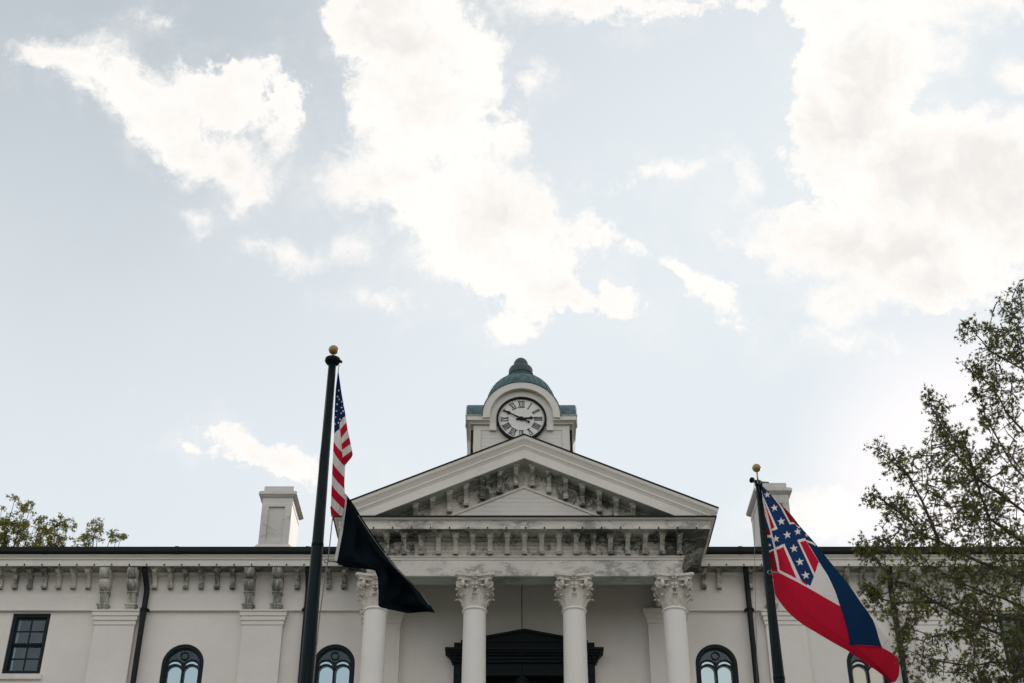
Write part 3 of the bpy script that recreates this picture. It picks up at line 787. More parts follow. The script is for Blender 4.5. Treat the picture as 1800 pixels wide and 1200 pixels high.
def make_column(cx):
    e = empty('column', rel(cx, DCOL, 6.3), CH)
    o = lambda mb, n, m, bv=0: part(mb, n, m, bv, e)
    zc = cap_top; zb_ = zc-CAPH
    mb = MB(); prof = [(.27, 6.62), (.268, 8.5), (.258, 10.5), (.249, 12.0), (.238, zb_-.06), (.238, zb_-.02)]
    mb.lathe(prof, cx, DCOL, 48); o(mb, 'shaft', 'column_paint')
    mb = MB(); mb.lathe([(.27, 6.62), (.31, 6.60), (.33, 6.55), (.31, 6.50), (.30, 6.48), (.34, 6.45), (.36, 6.40), (.34, 6.36), (.34, 6.34)], cx, DCOL, 32)
    mb.box(cx-.37, cx+.37, DCOL-.37, DCOL+.37, 6.22, 6.34); o(mb, 'base', 'column_paint')
    mb = MB(); mb.lathe([(.238, zb_-.05), (.262, zb_-.045), (.272, zb_-.025), (.262, zb_-.005), (.245, zb_), (.245, zb_+.012), (.215, zb_+.02)], cx, DCOL, 40)
    o(mb, 'astragal', 'column_paint')
    mb = MB(); mb.lathe([(.218, zb_), (.218, zb_+.25), (.225, zb_+.40), (.25, zb_+.50), (.30, zb_+.575), (.30, zb_+.60)], cx, DCOL, 32)
    o(mb, 'capital_bell', 'capital_paint')
    # abacus with concave sides
    def aba(hw, dip, cut):
        pts = []
        for q in range(4):
            a = q*math.pi/2; cq, sq = math.cos(a), math.sin(a)
            for i in range(9):
                u = -1+i/4; x = u*(hw-cut); y = -(hw-dip*(1-u*u))
                pts.append((x*cq-y*sq, x*sq+y*cq))
        return pts
    mb = MB()
    for (hw, dp_, z0, z1) in ((.375, .085, zc-.135, zc-.085), (.395, .085, zc-.085, zc-.06), (.43, .085, zc-.06, zc)):
        mb.prism([(cx+a, DCOL+b) for a, b in aba(hw, dp_, .045)], z0, z1, XYW)
    o(mb, 'abacus', 'capital_paint', .008)
    for q in range(4):
        a = q*math.pi/2; ux, uy = math.sin(a), -math.cos(a); mb = MB()
        for k in range(6):
            b = k*math.pi/3; rr_ = .038
            px, pz = rr_*math.cos(b), rr_*math.sin(b)
            c = Vector((cx+ux*.355+math.cos(a)*px, DCOL+uy*.355+math.sin(a)*px, zc-.07+pz))
            mb.tube([c-Vector((ux, uy, 0))*.03, c+Vector((ux, uy, 0))*.03], .028, 7)
        c = Vector((cx+ux*.36, DCOL+uy*.36, zc-.07)); mb.tube([c, c+Vector((ux, uy, 0))*.045], .022, 6)
        o(mb, 'rosette', 'capital_paint')
    for q in range(4):
        a = math.pi/4+q*math.pi/2; rx = .415; mb = MB()
        vx, vy = cx+rx*math.cos(a), DCOL+rx*math.sin(a)
        for s_ in (-1, 1):
            volute(mb, vx-s_*.03*math.sin(a), vy+s_*.03*math.cos(a), zc-.215, a+math.pi/2+s_*R(-38), .085)
            st = []
            for i in range(7):
                t_ = i/6; aa = a+s_*R(26)*(1-t_)**1.5; r_ = .235+.17*t_**2.2
                st.append((cx+r_*math.cos(aa), DCOL+r_*math.sin(aa), zb_+.28+(.275)*t_**.8-.02*(t_ > .9)))
            mb.tube(st, .02, 6, [.016+.014*i/6 for i in range(7)])
        o(mb, 'volute', 'capital_paint')
    mb = MB()
    for q in range(4):                                   # inner curls meeting under each rosette
        a = q*math.pi/2-math.pi/2
        for s_ in (-1, 1):
            st = []
            for i in range(9):
                t_ = i/8; aa = a+s_*(R(24)*(1-t_)+R(9)); r_ = .245+.065*t_
                st.append((cx+r_*math.cos(aa), DCOL+r_*math.sin(aa), zb_+.30+.20*t_))
            mb.tube(st, .016, 5)
            c = Vector((cx+.325*math.cos(a+s_*R(8)), DCOL+.325*math.sin(a+s_*R(8)), zb_+.47)); n_ = Vector((math.cos(a), math.sin(a), 0))
            mb.tube([c-n_*.05, c+n_*.012], .036, 9); mb.tube([c, c+n_*.026], .016, 6)
            mb.lathe([(0, zb_+.375), (.022, zb_+.38), (.034, zb_+.40), (.03, zb_+.425), (0, zb_+.43)], cx+.31*math.cos(a+s_*R(7)), DCOL+.31*math.sin(a+s_*R(7)), 8)
    o(mb, 'inner_curl', 'capital_paint')
    for row, (n, h, w, cu, z_, r_, ph) in enumerate(((8, .24, .165, .62, zb_+.012, .222, 0), (8, .43, .175, .78, zb_+.012, .214, R(22.5)))):
        for k in range(n):
            a = ph+k*2*math.pi/n
            c = leafs[row].copy(); c.parent = e; COL.objects.link(c)
            c.location = Vector((r_*math.sin(a), -r_*math.cos(a), z_-6.3)); c.rotation_euler = (0, 0, a)
    for k in range(4):
        a = math.pi/4+k*math.pi/2
        c = leafs[2].copy(); c.parent = e; COL.objects.link(c)
        c.location = Vector((.235*math.sin(a), -.235*math.cos(a), zb_+.20-6.3)); c.rotation_euler = (0, 0, a)
    return e
leafs = []
for (h, w, cu, ln) in ((.24, .165, .85, .04), (.43, .175, 1.0, .045), (.19, .15, .9, .05)):
    me = leaf_mesh(h, w, cu, ln).mesh('acanthus_leaf', M['capital_paint'])
    leafs.append(bpy.data.objects.new('acanthus_leaf', me))
kc = ppm(1075, DCOL)
for off in (-262.5, -88, 87, 263): make_column(XC+off/kc)
for l in leafs: bpy.data.objects.remove(l)

# --- balcony, arcade below (under the frame, carries the columns)
mb = MB(); mb.box(xl-.35, xr+.35, DF-.55, DW-.003, 5.9, 6.22); part(mb, 'balcony_slab', 'wood_paint', .02)
for i, off in enumerate((-262.5, -88, 87, 263)):
    mb = MB(); x = XC+off/kc; mb.box(x-.45, x+.45, DF-.35, DF+.75, 0, 5.9); mb.box(x-.52, x+.52, DF-.42, DF+.8, 4.2, 4.4); mb.box(x-.55, x+.55, DF-.45, DF+.85, 0, .35)
    part(mb, 'arcade_pier', 'wall_paint', .02)

# --- door surround
kd = ppm(1140, DW-.3)
e = empty('door_surround', rel(XC, DW, 6.22), CH)
zh = lambda y, D=DW-.3: Zp(y, D)
o = lambda mb, n, m='door_paint', bv=0: part(mb, n, m, bv, e)
wf = 124/kd
mb = MB()
for s_ in (-1, 1): mb.box(min(XC+s_*wf, XC+s_*(wf-.28)), max(XC+s_*wf, XC+s_*(wf-.28)), DW-.12, DW-.004, 6.22, zh(1166)); 
o(mb, 'side_casing', bv=.01)
mb = MB(); mb.box(XC-wf, XC+wf, DW-.14, DW-.004, zh(1182), zh(1160)); o(mb, 'lintel', bv=.01)
mb = MB()
for (w_, y0_, y1_, d_) in ((wf+.04, 1163, 1157, .20), (wf+.07, 1157, 1150, .24), (wf+.11, 1150, 1145, .30), (wf+.15, 1145, 1140.5, .36), (wf+.19, 1140.5, 1136, .40)):
    mb.box(XC-w_, XC+w_, DW-d_, DW-.005, zh(y0_, DW-d_), zh(y1_, DW-d_))
o(mb, 'hood_cornice', bv=.006)
for s_ in (-1, 1):                                        # dentil blocks at the ends
    mb = MB()
    for j in range(4): mb.box(XC+s_*(wf-.02)-.03, XC+s_*(wf-.02)+.03, DW-.24-.03*j, DW-.2-.03*j+.01, zh(1160-j*3), zh(1156-j*3))
    o(mb, 'dentil')
mb = MB(); ax = 124/kd
mb.box(XC-ax, XC+ax, DW-.22, DW-.005, zh(1139), zh(1128, DW-.22))
o(mb, 'attic_block', bv=.006)
mb = MB(); px_ = 112/kd
mb.prism([(XC-px_, zh(1128, DW-.22)), (XC+px_, zh(1128, DW-.22)), (XC+px_, zh(1126, DW-.24)), (XC, zh(1105.5, DW-.24)), (XC-px_, zh(1126, DW-.24))], DW-.24, DW-.006, XZW)
mb.sweep([(XC+px_, zh(1127, DW-.24)), (XC, zh(1106.5, DW-.24)), (XC-px_, zh(1127, DW-.24))], [(-.02, DW-.29), (.035, DW-.28), (.035, DW-.01), (-.02, DW-.01)], XZW)
o(mb, 'hood_pediment')
mb = MB(); mb.box(XC-1.34, XC+1.34, DW+.18, DW+.24, 6.2, Zp(1172, DW)-.002); o(mb, 'transom_panel')
for x_ in (-.9, -.3, .3, .9):
    mb = MB(); mb.box(XC+x_-.25, XC+x_+.25, DW+.14, DW+.178, 8.9, Zp(1180, DW)-.12); o(mb, 'door_panel', bv=.01)
mb = MB(); mb.box(XC-1.34, XC+1.34, DW+.10, DW+.18, zh(1196), zh(1192)); o(mb, 'transom_bar')

# ================================================================== CLOCK TOWER (part of the courthouse)
DT = 35.3
ktw = ppm(750, DT); q = 1/ktw
TW = empty('clock_tower', rel(XC, DT, za-1.5), CH)
hw = 84*q; yc = DT+hw+.02
zci = Zp(736.3, DT-.05)                                    # clock centre
zA = zci+.0
zcor = Zp(728.5, DT-.20); zcb = Zp(742, DT-.16); r_in = 55.5*q; r_mid = 66*q; r_out = 68.5*q
ztop_arch = Zp(670.5, DT-.25)
zspr = ztop_arch-r_out                                       # springing so that the hood top is right
o = lambda mb, n, m, bv=0: part(mb, n, m, bv, TW)
zlow = za-2.2
mb = MB(); mb.box(XC-hw, XC+hw, DT, yc+hw, zlow, zcb+.02); o(mb, 'tower_wall', 'panel_paint')
# corner boards and siding on the front
cb = 13*q
for s_ in (-1, 1):
    mb = MB(); a, b = XC+s_*hw, XC+s_*(hw-cb); mb.box(min(a, b), max(a, b), DT-.03, DT-.001, zlow, zcb-.01); o(mb, 'corner_board', 'panel_paint', .004)
z = zlow; i = 0
zpan = Zp(756.5, DT)
while z < zpan-.02:
    z1_ = min(z+.13, zpan); mb = MB(); mb.box(XC-hw+cb+.012, XC+hw-cb-.012, DT-.016, DT-.001, z+.0015, z1_-.002); o(mb, 'siding_board', 'panel_paint'); z += .13; i += 1
mb = MB(); mb.box(XC-hw+cb+.003, XC+hw-cb-.003, DT-.028, DT-.001, zpan+.004, zcb-.012); o(mb, 'upper_panel', 'panel_paint', .004)
# dark upright tubes down the corners
for s_ in (-1, 1):
    mb = MB(); x = XC+s_*(hw+.05); mb.tube([(x, DT+.10, zcb-.1), (x, DT+.10, zlow)], .035, 8); o(mb, 'corner_tube', 'black_metal')
    mb = MB(); a, b = XC+s_*(hw+.075), XC+s_*(hw+.15); mb.box(min(a, b), max(a, b), yc-.45, yc+.45, zlow, zcb+.3); o(mb, 'side_dormer_trim', 'panel_paint', .01)
    mb = MB(); mb.prism([(XC+s_*hw, zcb), (XC+s_*(hw+.20), zcb), (XC+s_*(hw+.15), zcb-.12), (XC+s_*(hw+.12), zcb-.28), (XC+s_*hw, zcb-.28)], yc-.5, yc+.5, XZW); o(mb, 'side_corbel', 'panel_paint')
# cornice on the four sides with gap for the arches (front), continuous elsewhere
pr_c = [(0, zcb), (.10, zcb), (.11, zcb+.03), (.16, zcb+.06), (.20, zcb+.075), (.20, zcor-.03), (.225, zcor-.02), (.235, zcor), (0, zcor)]
xa_ = r_in+.002
mb = MB()
mb.sweep([(XC-xa_, DT), (XC-hw, DT), (XC-hw, yc+hw), (XC+hw, yc+hw), (XC+hw, DT), (XC+xa_, DT)], [(-n, w) for n, w in pr_c], XYW) if False else None
path = [(XC+xa_, DT), (XC+hw, DT), (XC+hw, yc+hw), (XC-hw, yc+hw), (XC-hw, DT), (XC-xa_, DT)]
mb.sweep(path, [(-n, w) for n, w in pr_c], XYW); o(mb, 'tower_cornice', 'panel_paint')
# flat roof
mb = MB(); mb.box(XC-hw-.2, XC+hw+.2, DT+.02, yc+hw+.2, zcor+.002, zcor+.03); o(mb, 'tower_roof', 'copper_patina')
# arched hoods: front, and a crossing barrel towards the sides
def arch_pts(cx, cz, r, a0, a1, n=32): return [(cx+r*math.cos(R(a0+(a1-a0)*i/n)), cz+r*math.sin(R(a0+(a1-a0)*i/n))) for i in range(n+1)]
def band(mb, cx, cz, r0, r1, y0, y1, a0=0, a1=180, legs=None, mp=XZW, n=36):
    outer = arch_pts(cx, cz, r1, a0, a1, n); inner = arch_pts(cx, cz, r0, a0, a1, n)
    if legs is not None:
        outer = [(cx+r1, legs)] + outer + [(cx-r1, legs)]; inner = [(cx+r0, legs)] + inner + [(cx-r0, legs)]
    k = len(outer); vs = [mp(a, b, y0) for a, b in outer+inner] + [mp(a, b, y1) for a, b in outer+inner]; m2 = 2*k
    fs = []
    for i in range(k-1):
        fs += [(i, i+1, k+i+1, k+i), (m2+i+1, m2+i, m2+k+i, m2+k+i+1), (i+1, i, m2+i, m2+i+1), (k+i, k+i+1, m2+k+i+1, m2+k+i)]
    fs += [(0, k, m2+k, m2), (k-1, m2+k-1, m2+2*k-1, 2*k-1)]
    mb.add(vs, fs)
legz = Zp(756, DT-.06)
mb = MB(); band(mb, XC, zspr, r_in, r_out, DT-.25, DT-.12, -4, 184)
band(mb, XC, zspr, r_in+.02, r_out-.03, DT-.12, DT+.05, -2, 182)
o(mb, 'arch_hood', 'panel_paint', .012)
mb = MB(); band(mb, XC, zspr, r_out+.002, r_out+.02, DT-.27, yc, 0, 180); o(mb, 'hood_roof', 'copper_patina')
mb = MB(); band(mb, XC, zspr, 44*q, r_in+.01, DT-.10, DT-.0005, 0, 180, legz); o(mb, 'archivolt', 'panel_paint', .006)
mb = MB(); pts_ = arch_pts(XC, zspr, r_in, 0, 180, 32); mb.prism([(XC+r_in, legz)]+pts_+[(XC-r_in, legz)], DT-.028+.02, DT+.3, XZW); o(mb, 'clock_wall', 'panel_paint')
# side barrels (axis along X)
YZ = lambda a, b, w: (w, a, b)
mb = MB(); band(mb, yc, zspr, r_out-.12, r_out+.018, XC-hw-.22, XC+hw+.22, 0, 180, mp=YZ); o(mb, 'side_barrel_roof', 'copper_patina')
mb = MB()
for s_ in (-1, 1):
    a, b = XC+s_*(hw+.22), XC+s_*(hw+.25)
    band(mb, yc, zspr, r_in, r_out+.0, min(a, b), max(a, b), 0, 180, mp=YZ)
    a, b = XC+s_*hw*.98, XC+s_*(hw+.03)
    mb.prism(arch_pts(yc, zspr, r_in+.05, 0, 180, 24), min(a, b), max(a, b), YZ)
o(mb, 'side_hood', 'panel_paint')
# dome: ribbed copper
kdm = ppm(700, yc); g1 = 1/kdm; zdc = Zp(715, yc); rd = 60.5*g1
mb = MB(); pr = [(rd*math.cos(R(90*i/16)), zdc+rd*math.sin(R(90*i/16))) for i in range(17)]
mb.lathe([(rd, zdc-.4)]+pr, XC, yc, 56); o(mb, 'dome', 'copper_patina')
for k in range(28):
    a = 2*math.pi*k/28; mb = MB()
    mb.tube([(XC+(r_+.004)*math.cos(a), yc+(r_+.004)*math.sin(a), z_) for r_, z_ in pr[:14]], .011, 5); o(mb, 'dome_seam', 'copper_patina')
zl = lambda y: Zp(y, yc)
mb = MB(); mb.lathe([(21*g1, zdc+rd*.85), (21.5*g1, zl(660)), (22*g1, zl(653.5)), (21.2*g1, zl(650)), (19.6*g1, zl(647.4)), (17*g1, zl(645.4)), (12.5*g1, zl(644.2)), (11.2*g1, zl(641))], XC, yc, 36)
mb.lathe([(21*g1, zl(660.5)), (22.6*g1, zl(660)), (22.6*g1, zl(658.6)), (21*g1, zl(658))], XC, yc, 36); o(mb, 'lantern_drum', 'dark_patina')
mb = MB(); mb.lathe([(11*g1, zl(644.5)), (13.8*g1, zl(644)), (13.8*g1, zl(642.6)), (13.2*g1, zl(641)), (12.6*g1, zl(637.5)), (10.6*g1, zl(634)), (7*g1, zl(631)), (2.5*g1, zl(629.2)), (0, zl(628.8))], XC, yc, 28); o(mb, 'finial', 'dark_patina')
# clock
rc = 44*q; Yc = DT-.11
def disc(mb, r, y0, y1, n=56): mb.prism([(XC+r*math.cos(2*math.pi*i/n), zci+r*math.sin(2*math.pi*i/n)) for i in range(n)], y0, y1, XZW)
mb = MB(); disc(mb, rc-.03, Yc+.03, Yc+.09); o(mb, 'clock_face', 'clock_white')
mb = MB(); bar_path(mb, circ(XC, zci, rc-.028, 56), .058, Yc-.03, Yc+.095, True); o(mb, 'clock_ring', 'clock_black', .006)
mb = MB()
for k in range(-9, 10):                                   # board joints across the dial
    if k % 3 == 0 and k: mb.box(XC-math.sqrt(max(0, (rc-.08)**2-(k*.065)**2)), XC+math.sqrt(max(0, (rc-.08)**2-(k*.065)**2)), Yc+.0285, Yc+.031, zci+k*.065-.002, zci+k*.065+.002)
o(mb, 'dial_joint', 'wood_paint')
for k in range(60):
    if k % 1 == 0:
        a = R(6*k); r_ = rc-.085; mb = MB(); c = (XC+r_*math.sin(a), zci+r_*math.cos(a))
        mb.prism([(c[0]+.007*math.cos(j*math.pi/3), c[1]+.007*math.sin(j*math.pi/3)) for j in range(6)], Yc+.022, Yc+.0285, XZW); o(mb, 'minute_mark', 'clock_black')
def glyphs(num):
    """strokes of a Roman numeral: list of (x0, x1 bottom, x0, x1 top) parallelograms, height 1"""
    W = {'I': .34, 'V': .78, 'X': .80}; out = []; x = 0
    for ch in num:
        if ch == 'I': out.append((x+.06, x+.06, .17)); 
        elif ch == 'V': out.append((x+.34, x+.04, .19)); out.append((x+.40, x+.66, .07))
        else: out.append((x+.58, x+.04, .19)); out.append((x+.08, x+.66, .07))
        x += W[ch]
    return out, x
NUM = ['XII', 'I', 'II', 'III', 'IIII', 'V', 'VI', 'VII', 'VIII', 'IX', 'X', 'XI']
for k, nm in enumerate(NUM):
    g_, W_ = glyphs(nm); a = R(30*k); H_ = .215; s0 = .80*H_ if W_ < 1.7 else .66*H_*1.0
    mb = MB()
    def tp(u, v):
        xx = (u-W_/2)*s0*.80; rr_ = rc-.125-H_+v*H_
        return (XC+xx*math.cos(a)+rr_*math.sin(a), zci-xx*math.sin(a)+rr_*math.cos(a))
    for (xb, xt, w_) in g_:
        w_ *= .78
        mb.prism([tp(xb, 0), tp(xb+w_, 0), tp(xt+w_, 1), tp(xt, 1)], Yc+.014, Yc+.0284, XZW)
    for v0, v1 in ((0, .05), (.95, 1)): mb.prism([tp(0, v0), tp(W_-.04, v0), tp(W_-.04, v1), tp(0, v1)], Yc+.016, Yc+.0282, XZW)
    o(mb, 'numeral', 'clock_black')
def hand(deg, L, w, name, tail, y0, spade):
    a = R(deg); mb = MB(); d = (math.sin(a), math.cos(a)); n_ = (math.cos(a), -math.sin(a))
    P = lambda l, s_: (XC+d[0]*l+n_[0]*s_, zci+d[1]*l+n_[1]*s_)
    mb.prism([P(-tail, -w*.6), P(0, -w), P(L*.7, -w*.55), P(L, -.006), P(L, .006), P(L*.7, w*.55), P(0, w), P(-tail, w*.6)], y0, y0+.014, XZW)
    mb.prism([P(L*.60, 0), P(L*.68, -spade), P(L*.74, -spade*.6), P(L*.86, 0), P(L*.74, spade*.6), P(L*.68, spade)], y0-.004, y0+.012, XZW)
    mb.prism([(P(-tail, 0)[0]+.035*math.cos(j*.7), P(-tail, 0)[1]+.035*math.sin(j*.7)) for j in range(9)], y0-.002, y0+.013, XZW)
    o(mb, name, 'clock_black')
hand(298, rc*.86, .024, 'minute_hand', .24, Yc-.02, .05); hand(84, rc*.55, .034, 'hour_hand', .12, Yc+.0, .062)
mb = MB(); mb.prism([(XC+.06*math.cos(j*.524), zci+.06*math.sin(j*.524)) for j in range(12)], Yc-.03, Yc+.028, XZW); o(mb, 'hand_boss', 'clock_black')

# ================================================================== hanging lantern
zL = Zp(1186, 29.1); xL = Xp(917.5, 1100, 29.1)
LN = empty('porch_lantern', (xL, 29.1, zL-.6)); tag(LN, 'black lantern on a thin rod hanging from the dark porch ceiling before the door', 'lantern')
def lp(mb, n, m): mb.v = [(x-xL, y-29.1, z-zL+.6) for x, y, z in mb.v]; return mb.build(n, M[m], LN)
mb = MB(); mb.tube([(xL, 29.1, zL-.02), (xL, 29.1, zA0+.86)], .010, 6); lp(mb, 'rod', 'black_metal')
mb = MB(); mb.lathe([(0, zL+.02), (.03, zL), (.05, zL-.03), (.17, zL-.13), (.19, zL-.15), (0, zL-.15)], xL, 29.1, 6, False); lp(mb, 'lantern_cap', 'black_metal')
mb = MB(); mb.lathe([(.16, zL-.151), (.12, zL-.52), (0, zL-.52)], xL, 29.1, 6, False); lp(mb, 'lantern_glass', 'lamp_glass')
mb = MB()
for k in range(6):
    a = math.pi/3*k; mb.tube([(xL+.165*math.cos(a), 29.1+.165*math.sin(a), zL-.15), (xL+.125*math.cos(a), 29.1+.125*math.sin(a), zL-.53)], .01, 4)
mb.lathe([(0, zL-.521), (.14, zL-.525), (.13, zL-.57), (0, zL-.60)], xL, 29.1, 6, False); lp(mb, 'lantern_cage', 'black_metal')

# ================================================================== FLAGPOLES
def flagpole(pxt, pyt, pxb, D, r_top, r_bot, ball_y, ball_r, label, truck, yoke):
    X = (Xp(pxt, pyt, D) + Xp(pxb, 1200, D))/2; zt = Zp(pyt, D)
    e = empty('flagpole', (X, D, 0)); tag(e, label, 'flagpole', 'flagpoles before the courthouse')
    def b(mb, n, m): return mb.build(n, M[m], e)
    z12 = Zp(1200, D)
    rg_ = r_bot+(r_bot-r_top)*(z12/(zt-z12))*.6
    mb = MB(); mb.lathe([(rg_+.05, 0), (rg_+.05, .1), (rg_, .14), (rg_, 1), (r_bot, z12), (r_top, zt), (0, zt+.005)], 0, 0, 28); b(mb, 'pole', 'pole_paint')
    zj = Zp(957, D) if D < 18.5 else zt-3
    rj = r_bot+(r_top-r_bot)*(zj-z12)/(zt-z12)
    mb = MB(); mb.lathe([(rj+.001, zj-.03), (rj+.005, zj-.025), (rj+.005, zj+.025), (rj+.001, zj+.03)], 0, 0, 28); b(mb, 'joint_ring', 'pole_paint')
    zb2 = Zp(ball_y, D)
    if truck:
        mb = MB(); mb.lathe([(r_top*.8, zt-.03), (r_top+.035, zt-.02), (r_top+.06, zt+.02), (r_top+.055, zt+.06), (r_top+.02, zt+.085), (.02, zt+.09)], 0, 0, 20)
        mb.tube([(r_top+.03, -.02, zt+.03), (r_top+.085, -.02, zt-.01)], .022, 7)
        b(mb, 'truck', 'pole_paint')
    else:
        mb = MB(); mb.lathe([(r_top, zt-.05), (r_top+.012, zt-.04), (r_top+.012, zt), (.02, zt+.05)], 0, 0, 16)
        mb.tube([(-.09, 0, zt+.05), (-.02, 0, zt+.02), (.07, 0, zt-.02)], .026, 7); mb.tube([(-.09, -.03, zt+.05), (-.09, .03, zt+.05)], .035, 8)
        b(mb, 'truck', 'pole_paint')
    mb = MB(); mb.tube([(0, 0, zt), (0, 0, zb2)], .012, 6); b(mb, 'finial_stem', 'gilt')
    mb = MB(); mb.lathe([(ball_r*math.sin(R(180*i/16)), zb2-ball_r*math.cos(R(180*i/16))) for i in range(17)], 0, 0, 28)
    mb.lathe([(ball_r+.0005, zb2-.006), (ball_r+.003, zb2), (ball_r+.0005, zb2+.006)], 0, 0, 28); b(mb, 'ball_finial', 'gilt')
    return e, X, zt
P1, X1, zt1 = flagpole(586, 636, 536.5, 18.0, .058, .095, 614, .074, 'taller black flagpole with gilt ball, carrying two flags left of the porch', True, 0)
P2, X2, zt2 = flagpole(1332.5, 848, 1370.5, 18.8, .040, .078, 821.5, .064, 'shorter black flagpole with gilt ball and one flag, right of the porch', False, 0)
def rope(P, X, D, pts, r=.006, name='halyard'):
    mb = MB(); mb.tube([tuple(ray(x, y, D_)-Vector((X, D, 0))) for x, y, D_ in pts], r, 5); mb.build(name, M['rope'], P)
rope(P1, X1, 18, [(577.5, 644, 17.95), (572, 720, 17.95), (562, 806, 17.95), (549, 990, 17.95), (522, 1300, 17.95)])
rope(P1, X1, 18, [(596, 640, 17.95), (594, 655, 17.95)])
rope(P1, X1, 18, [(585, 905, 17.9), (577, 980, 17.9), (572, 1010, 17.9), (562, 1080, 17.9), (555, 1150, 17.9), (546, 1250, 17.9)], .008)
rope(P2, X2, 18.8, [(1326, 838, 18.75), (1325, 870, 18.75), (1327, 1000, 18.75), (1333, 1300, 18.75)], .004)
def hooks(P, X, D, lst):
    for (x, y) in lst:
        c = ray(x, y, D-.1)-Vector((X, D, 0)); mb = MB()
        mb.tube([c+Vector((.03*math.cos(a*.6), 0, .03*math.sin(a*.6))) for a in range(11)], .008, 5)
        mb.tube([c+Vector((.03, 0, 0)), c+Vector((.14, .02, .0))], .012, 5); mb.build('snap_hook', M['steel'], P)
hooks(P1, X1, 18, [(574, 985)]); hooks(P2, X2, 18.8, [(1353, 1005), (1335, 846)])

# ================================================================== FLAGS: cloth sheets with printed fields
def interp(poly, ts):
    p = np.array(poly, float)
    d = np.r_[0, np.cumsum(np.hypot(*np.diff(p, axis=0).T))]; d /= d[-1]
    return d
def smoothpoly(poly, keys, n):
    p = np.array(poly, float); k = np.array(keys, float); t = np.linspace(0, 1, n)
    # Catmull-like smoothing by local averaging of the linear interpolation
    out = np.stack([np.interp(t, k, p[:, i]) for i in range(2)], 1)
    w = max(1, n//60)
    pad = np.pad(out, ((w, w), (0, 0)), mode='edge'); ker = np.ones(2*w+1)/(2*w+1)
    sm = np.stack([np.convolve(pad[:, i], ker, 'valid') for i in range(2)], 1)
    sm[0] = out[0]; sm[-1] = out[-1]
    return sm
def inpoly(X, Y, poly):
    r = np.zeros(X.shape, bool); n = len(poly); j = n-1
    for i in range(n):
        xi, yi = poly[i]; xj, yj = poly[j]
        c = ((yi > Y) != (yj > Y)) & (X < (xj-xi)*(Y-yi)/((yj-yi) if yj != yi else 1e-9)+xi)
        r ^= c; j = i
    return r
def star(cx, cy, r, rot=0, sq=1.0):
    return [(cx+(r if i % 2 == 0 else r*.40)*math.sin(R(36*i+rot)), cy-(r if i % 2 == 0 else r*.40)*math.cos(R(36*i+rot))*sq) for i in range(10)]
def flag(name, left, right, D, depth, colour, mats, nr, nc, label, cat, keysL=None, keysR=None):
    kl_ = keysL or list(np.linspace(0, 1, len(left))); kr_ = keysR or list(np.linspace(0, 1, len(right)))
    L_ = smoothpoly(left, kl_, nr); R_ = smoothpoly(right, kr_, nr)
    w = np.linspace(0, 1, nc)[None, :, None]
    P = L_[:, None, :]*(1-w) + R_[:, None, :]*w
    U_ = np.linspace(0, 1, nr)[:, None]*np.ones((1, nc)); V_ = np.ones((nr, 1))*np.linspace(0, 1, nc)[None, :]
    X, Y = P[..., 0], P[..., 1]
    Dd = D + depth(U_, V_, X, Y)
    px, py = (X-900)/F, (600-Y)/F; k = Dd/(cT-py*sT)
    V = np.stack([px*k, Dd, CZ+(sT+py*cT)*k], -1).reshape(-1, 3)
    org = V[0].copy(); V = V-org
    idx = np.arange(nr*nc).reshape(nr, nc)
    Fc = np.stack([idx[:-1, :-1], idx[:-1, 1:], idx[1:, 1:], idx[1:, :-1]], -1).reshape(-1, 4)
    cx = (X[:-1, :-1]+X[1:, 1:])/2; cy = (Y[:-1, :-1]+Y[1:, 1:])/2
    mi = colour(cx, cy, (V_[:-1, :-1]+V_[1:, 1:])/2).reshape(-1).astype(np.int32)
    me = bpy.data.meshes.new(name); me.vertices.add(len(V)); me.vertices.foreach_set('co', V.ravel())
    me.loops.add(Fc.size); me.loops.foreach_set('vertex_index', Fc.ravel().astype(np.int32))
    me.polygons.add(len(Fc)); me.polygons.foreach_set('loop_start', np.arange(0, Fc.size, 4, dtype=np.int32))
    for m in mats: me.materials.append(M[m])
    me.polygons.foreach_set('material_index', mi); me.polygons.foreach_set('use_smooth', np.ones(len(Fc), bool))
    me.update(); me.validate()
    ob = bpy.data.objects.new(name, me); ob.location = org; COL.objects.link(ob)
    return tag(ob, label, cat)
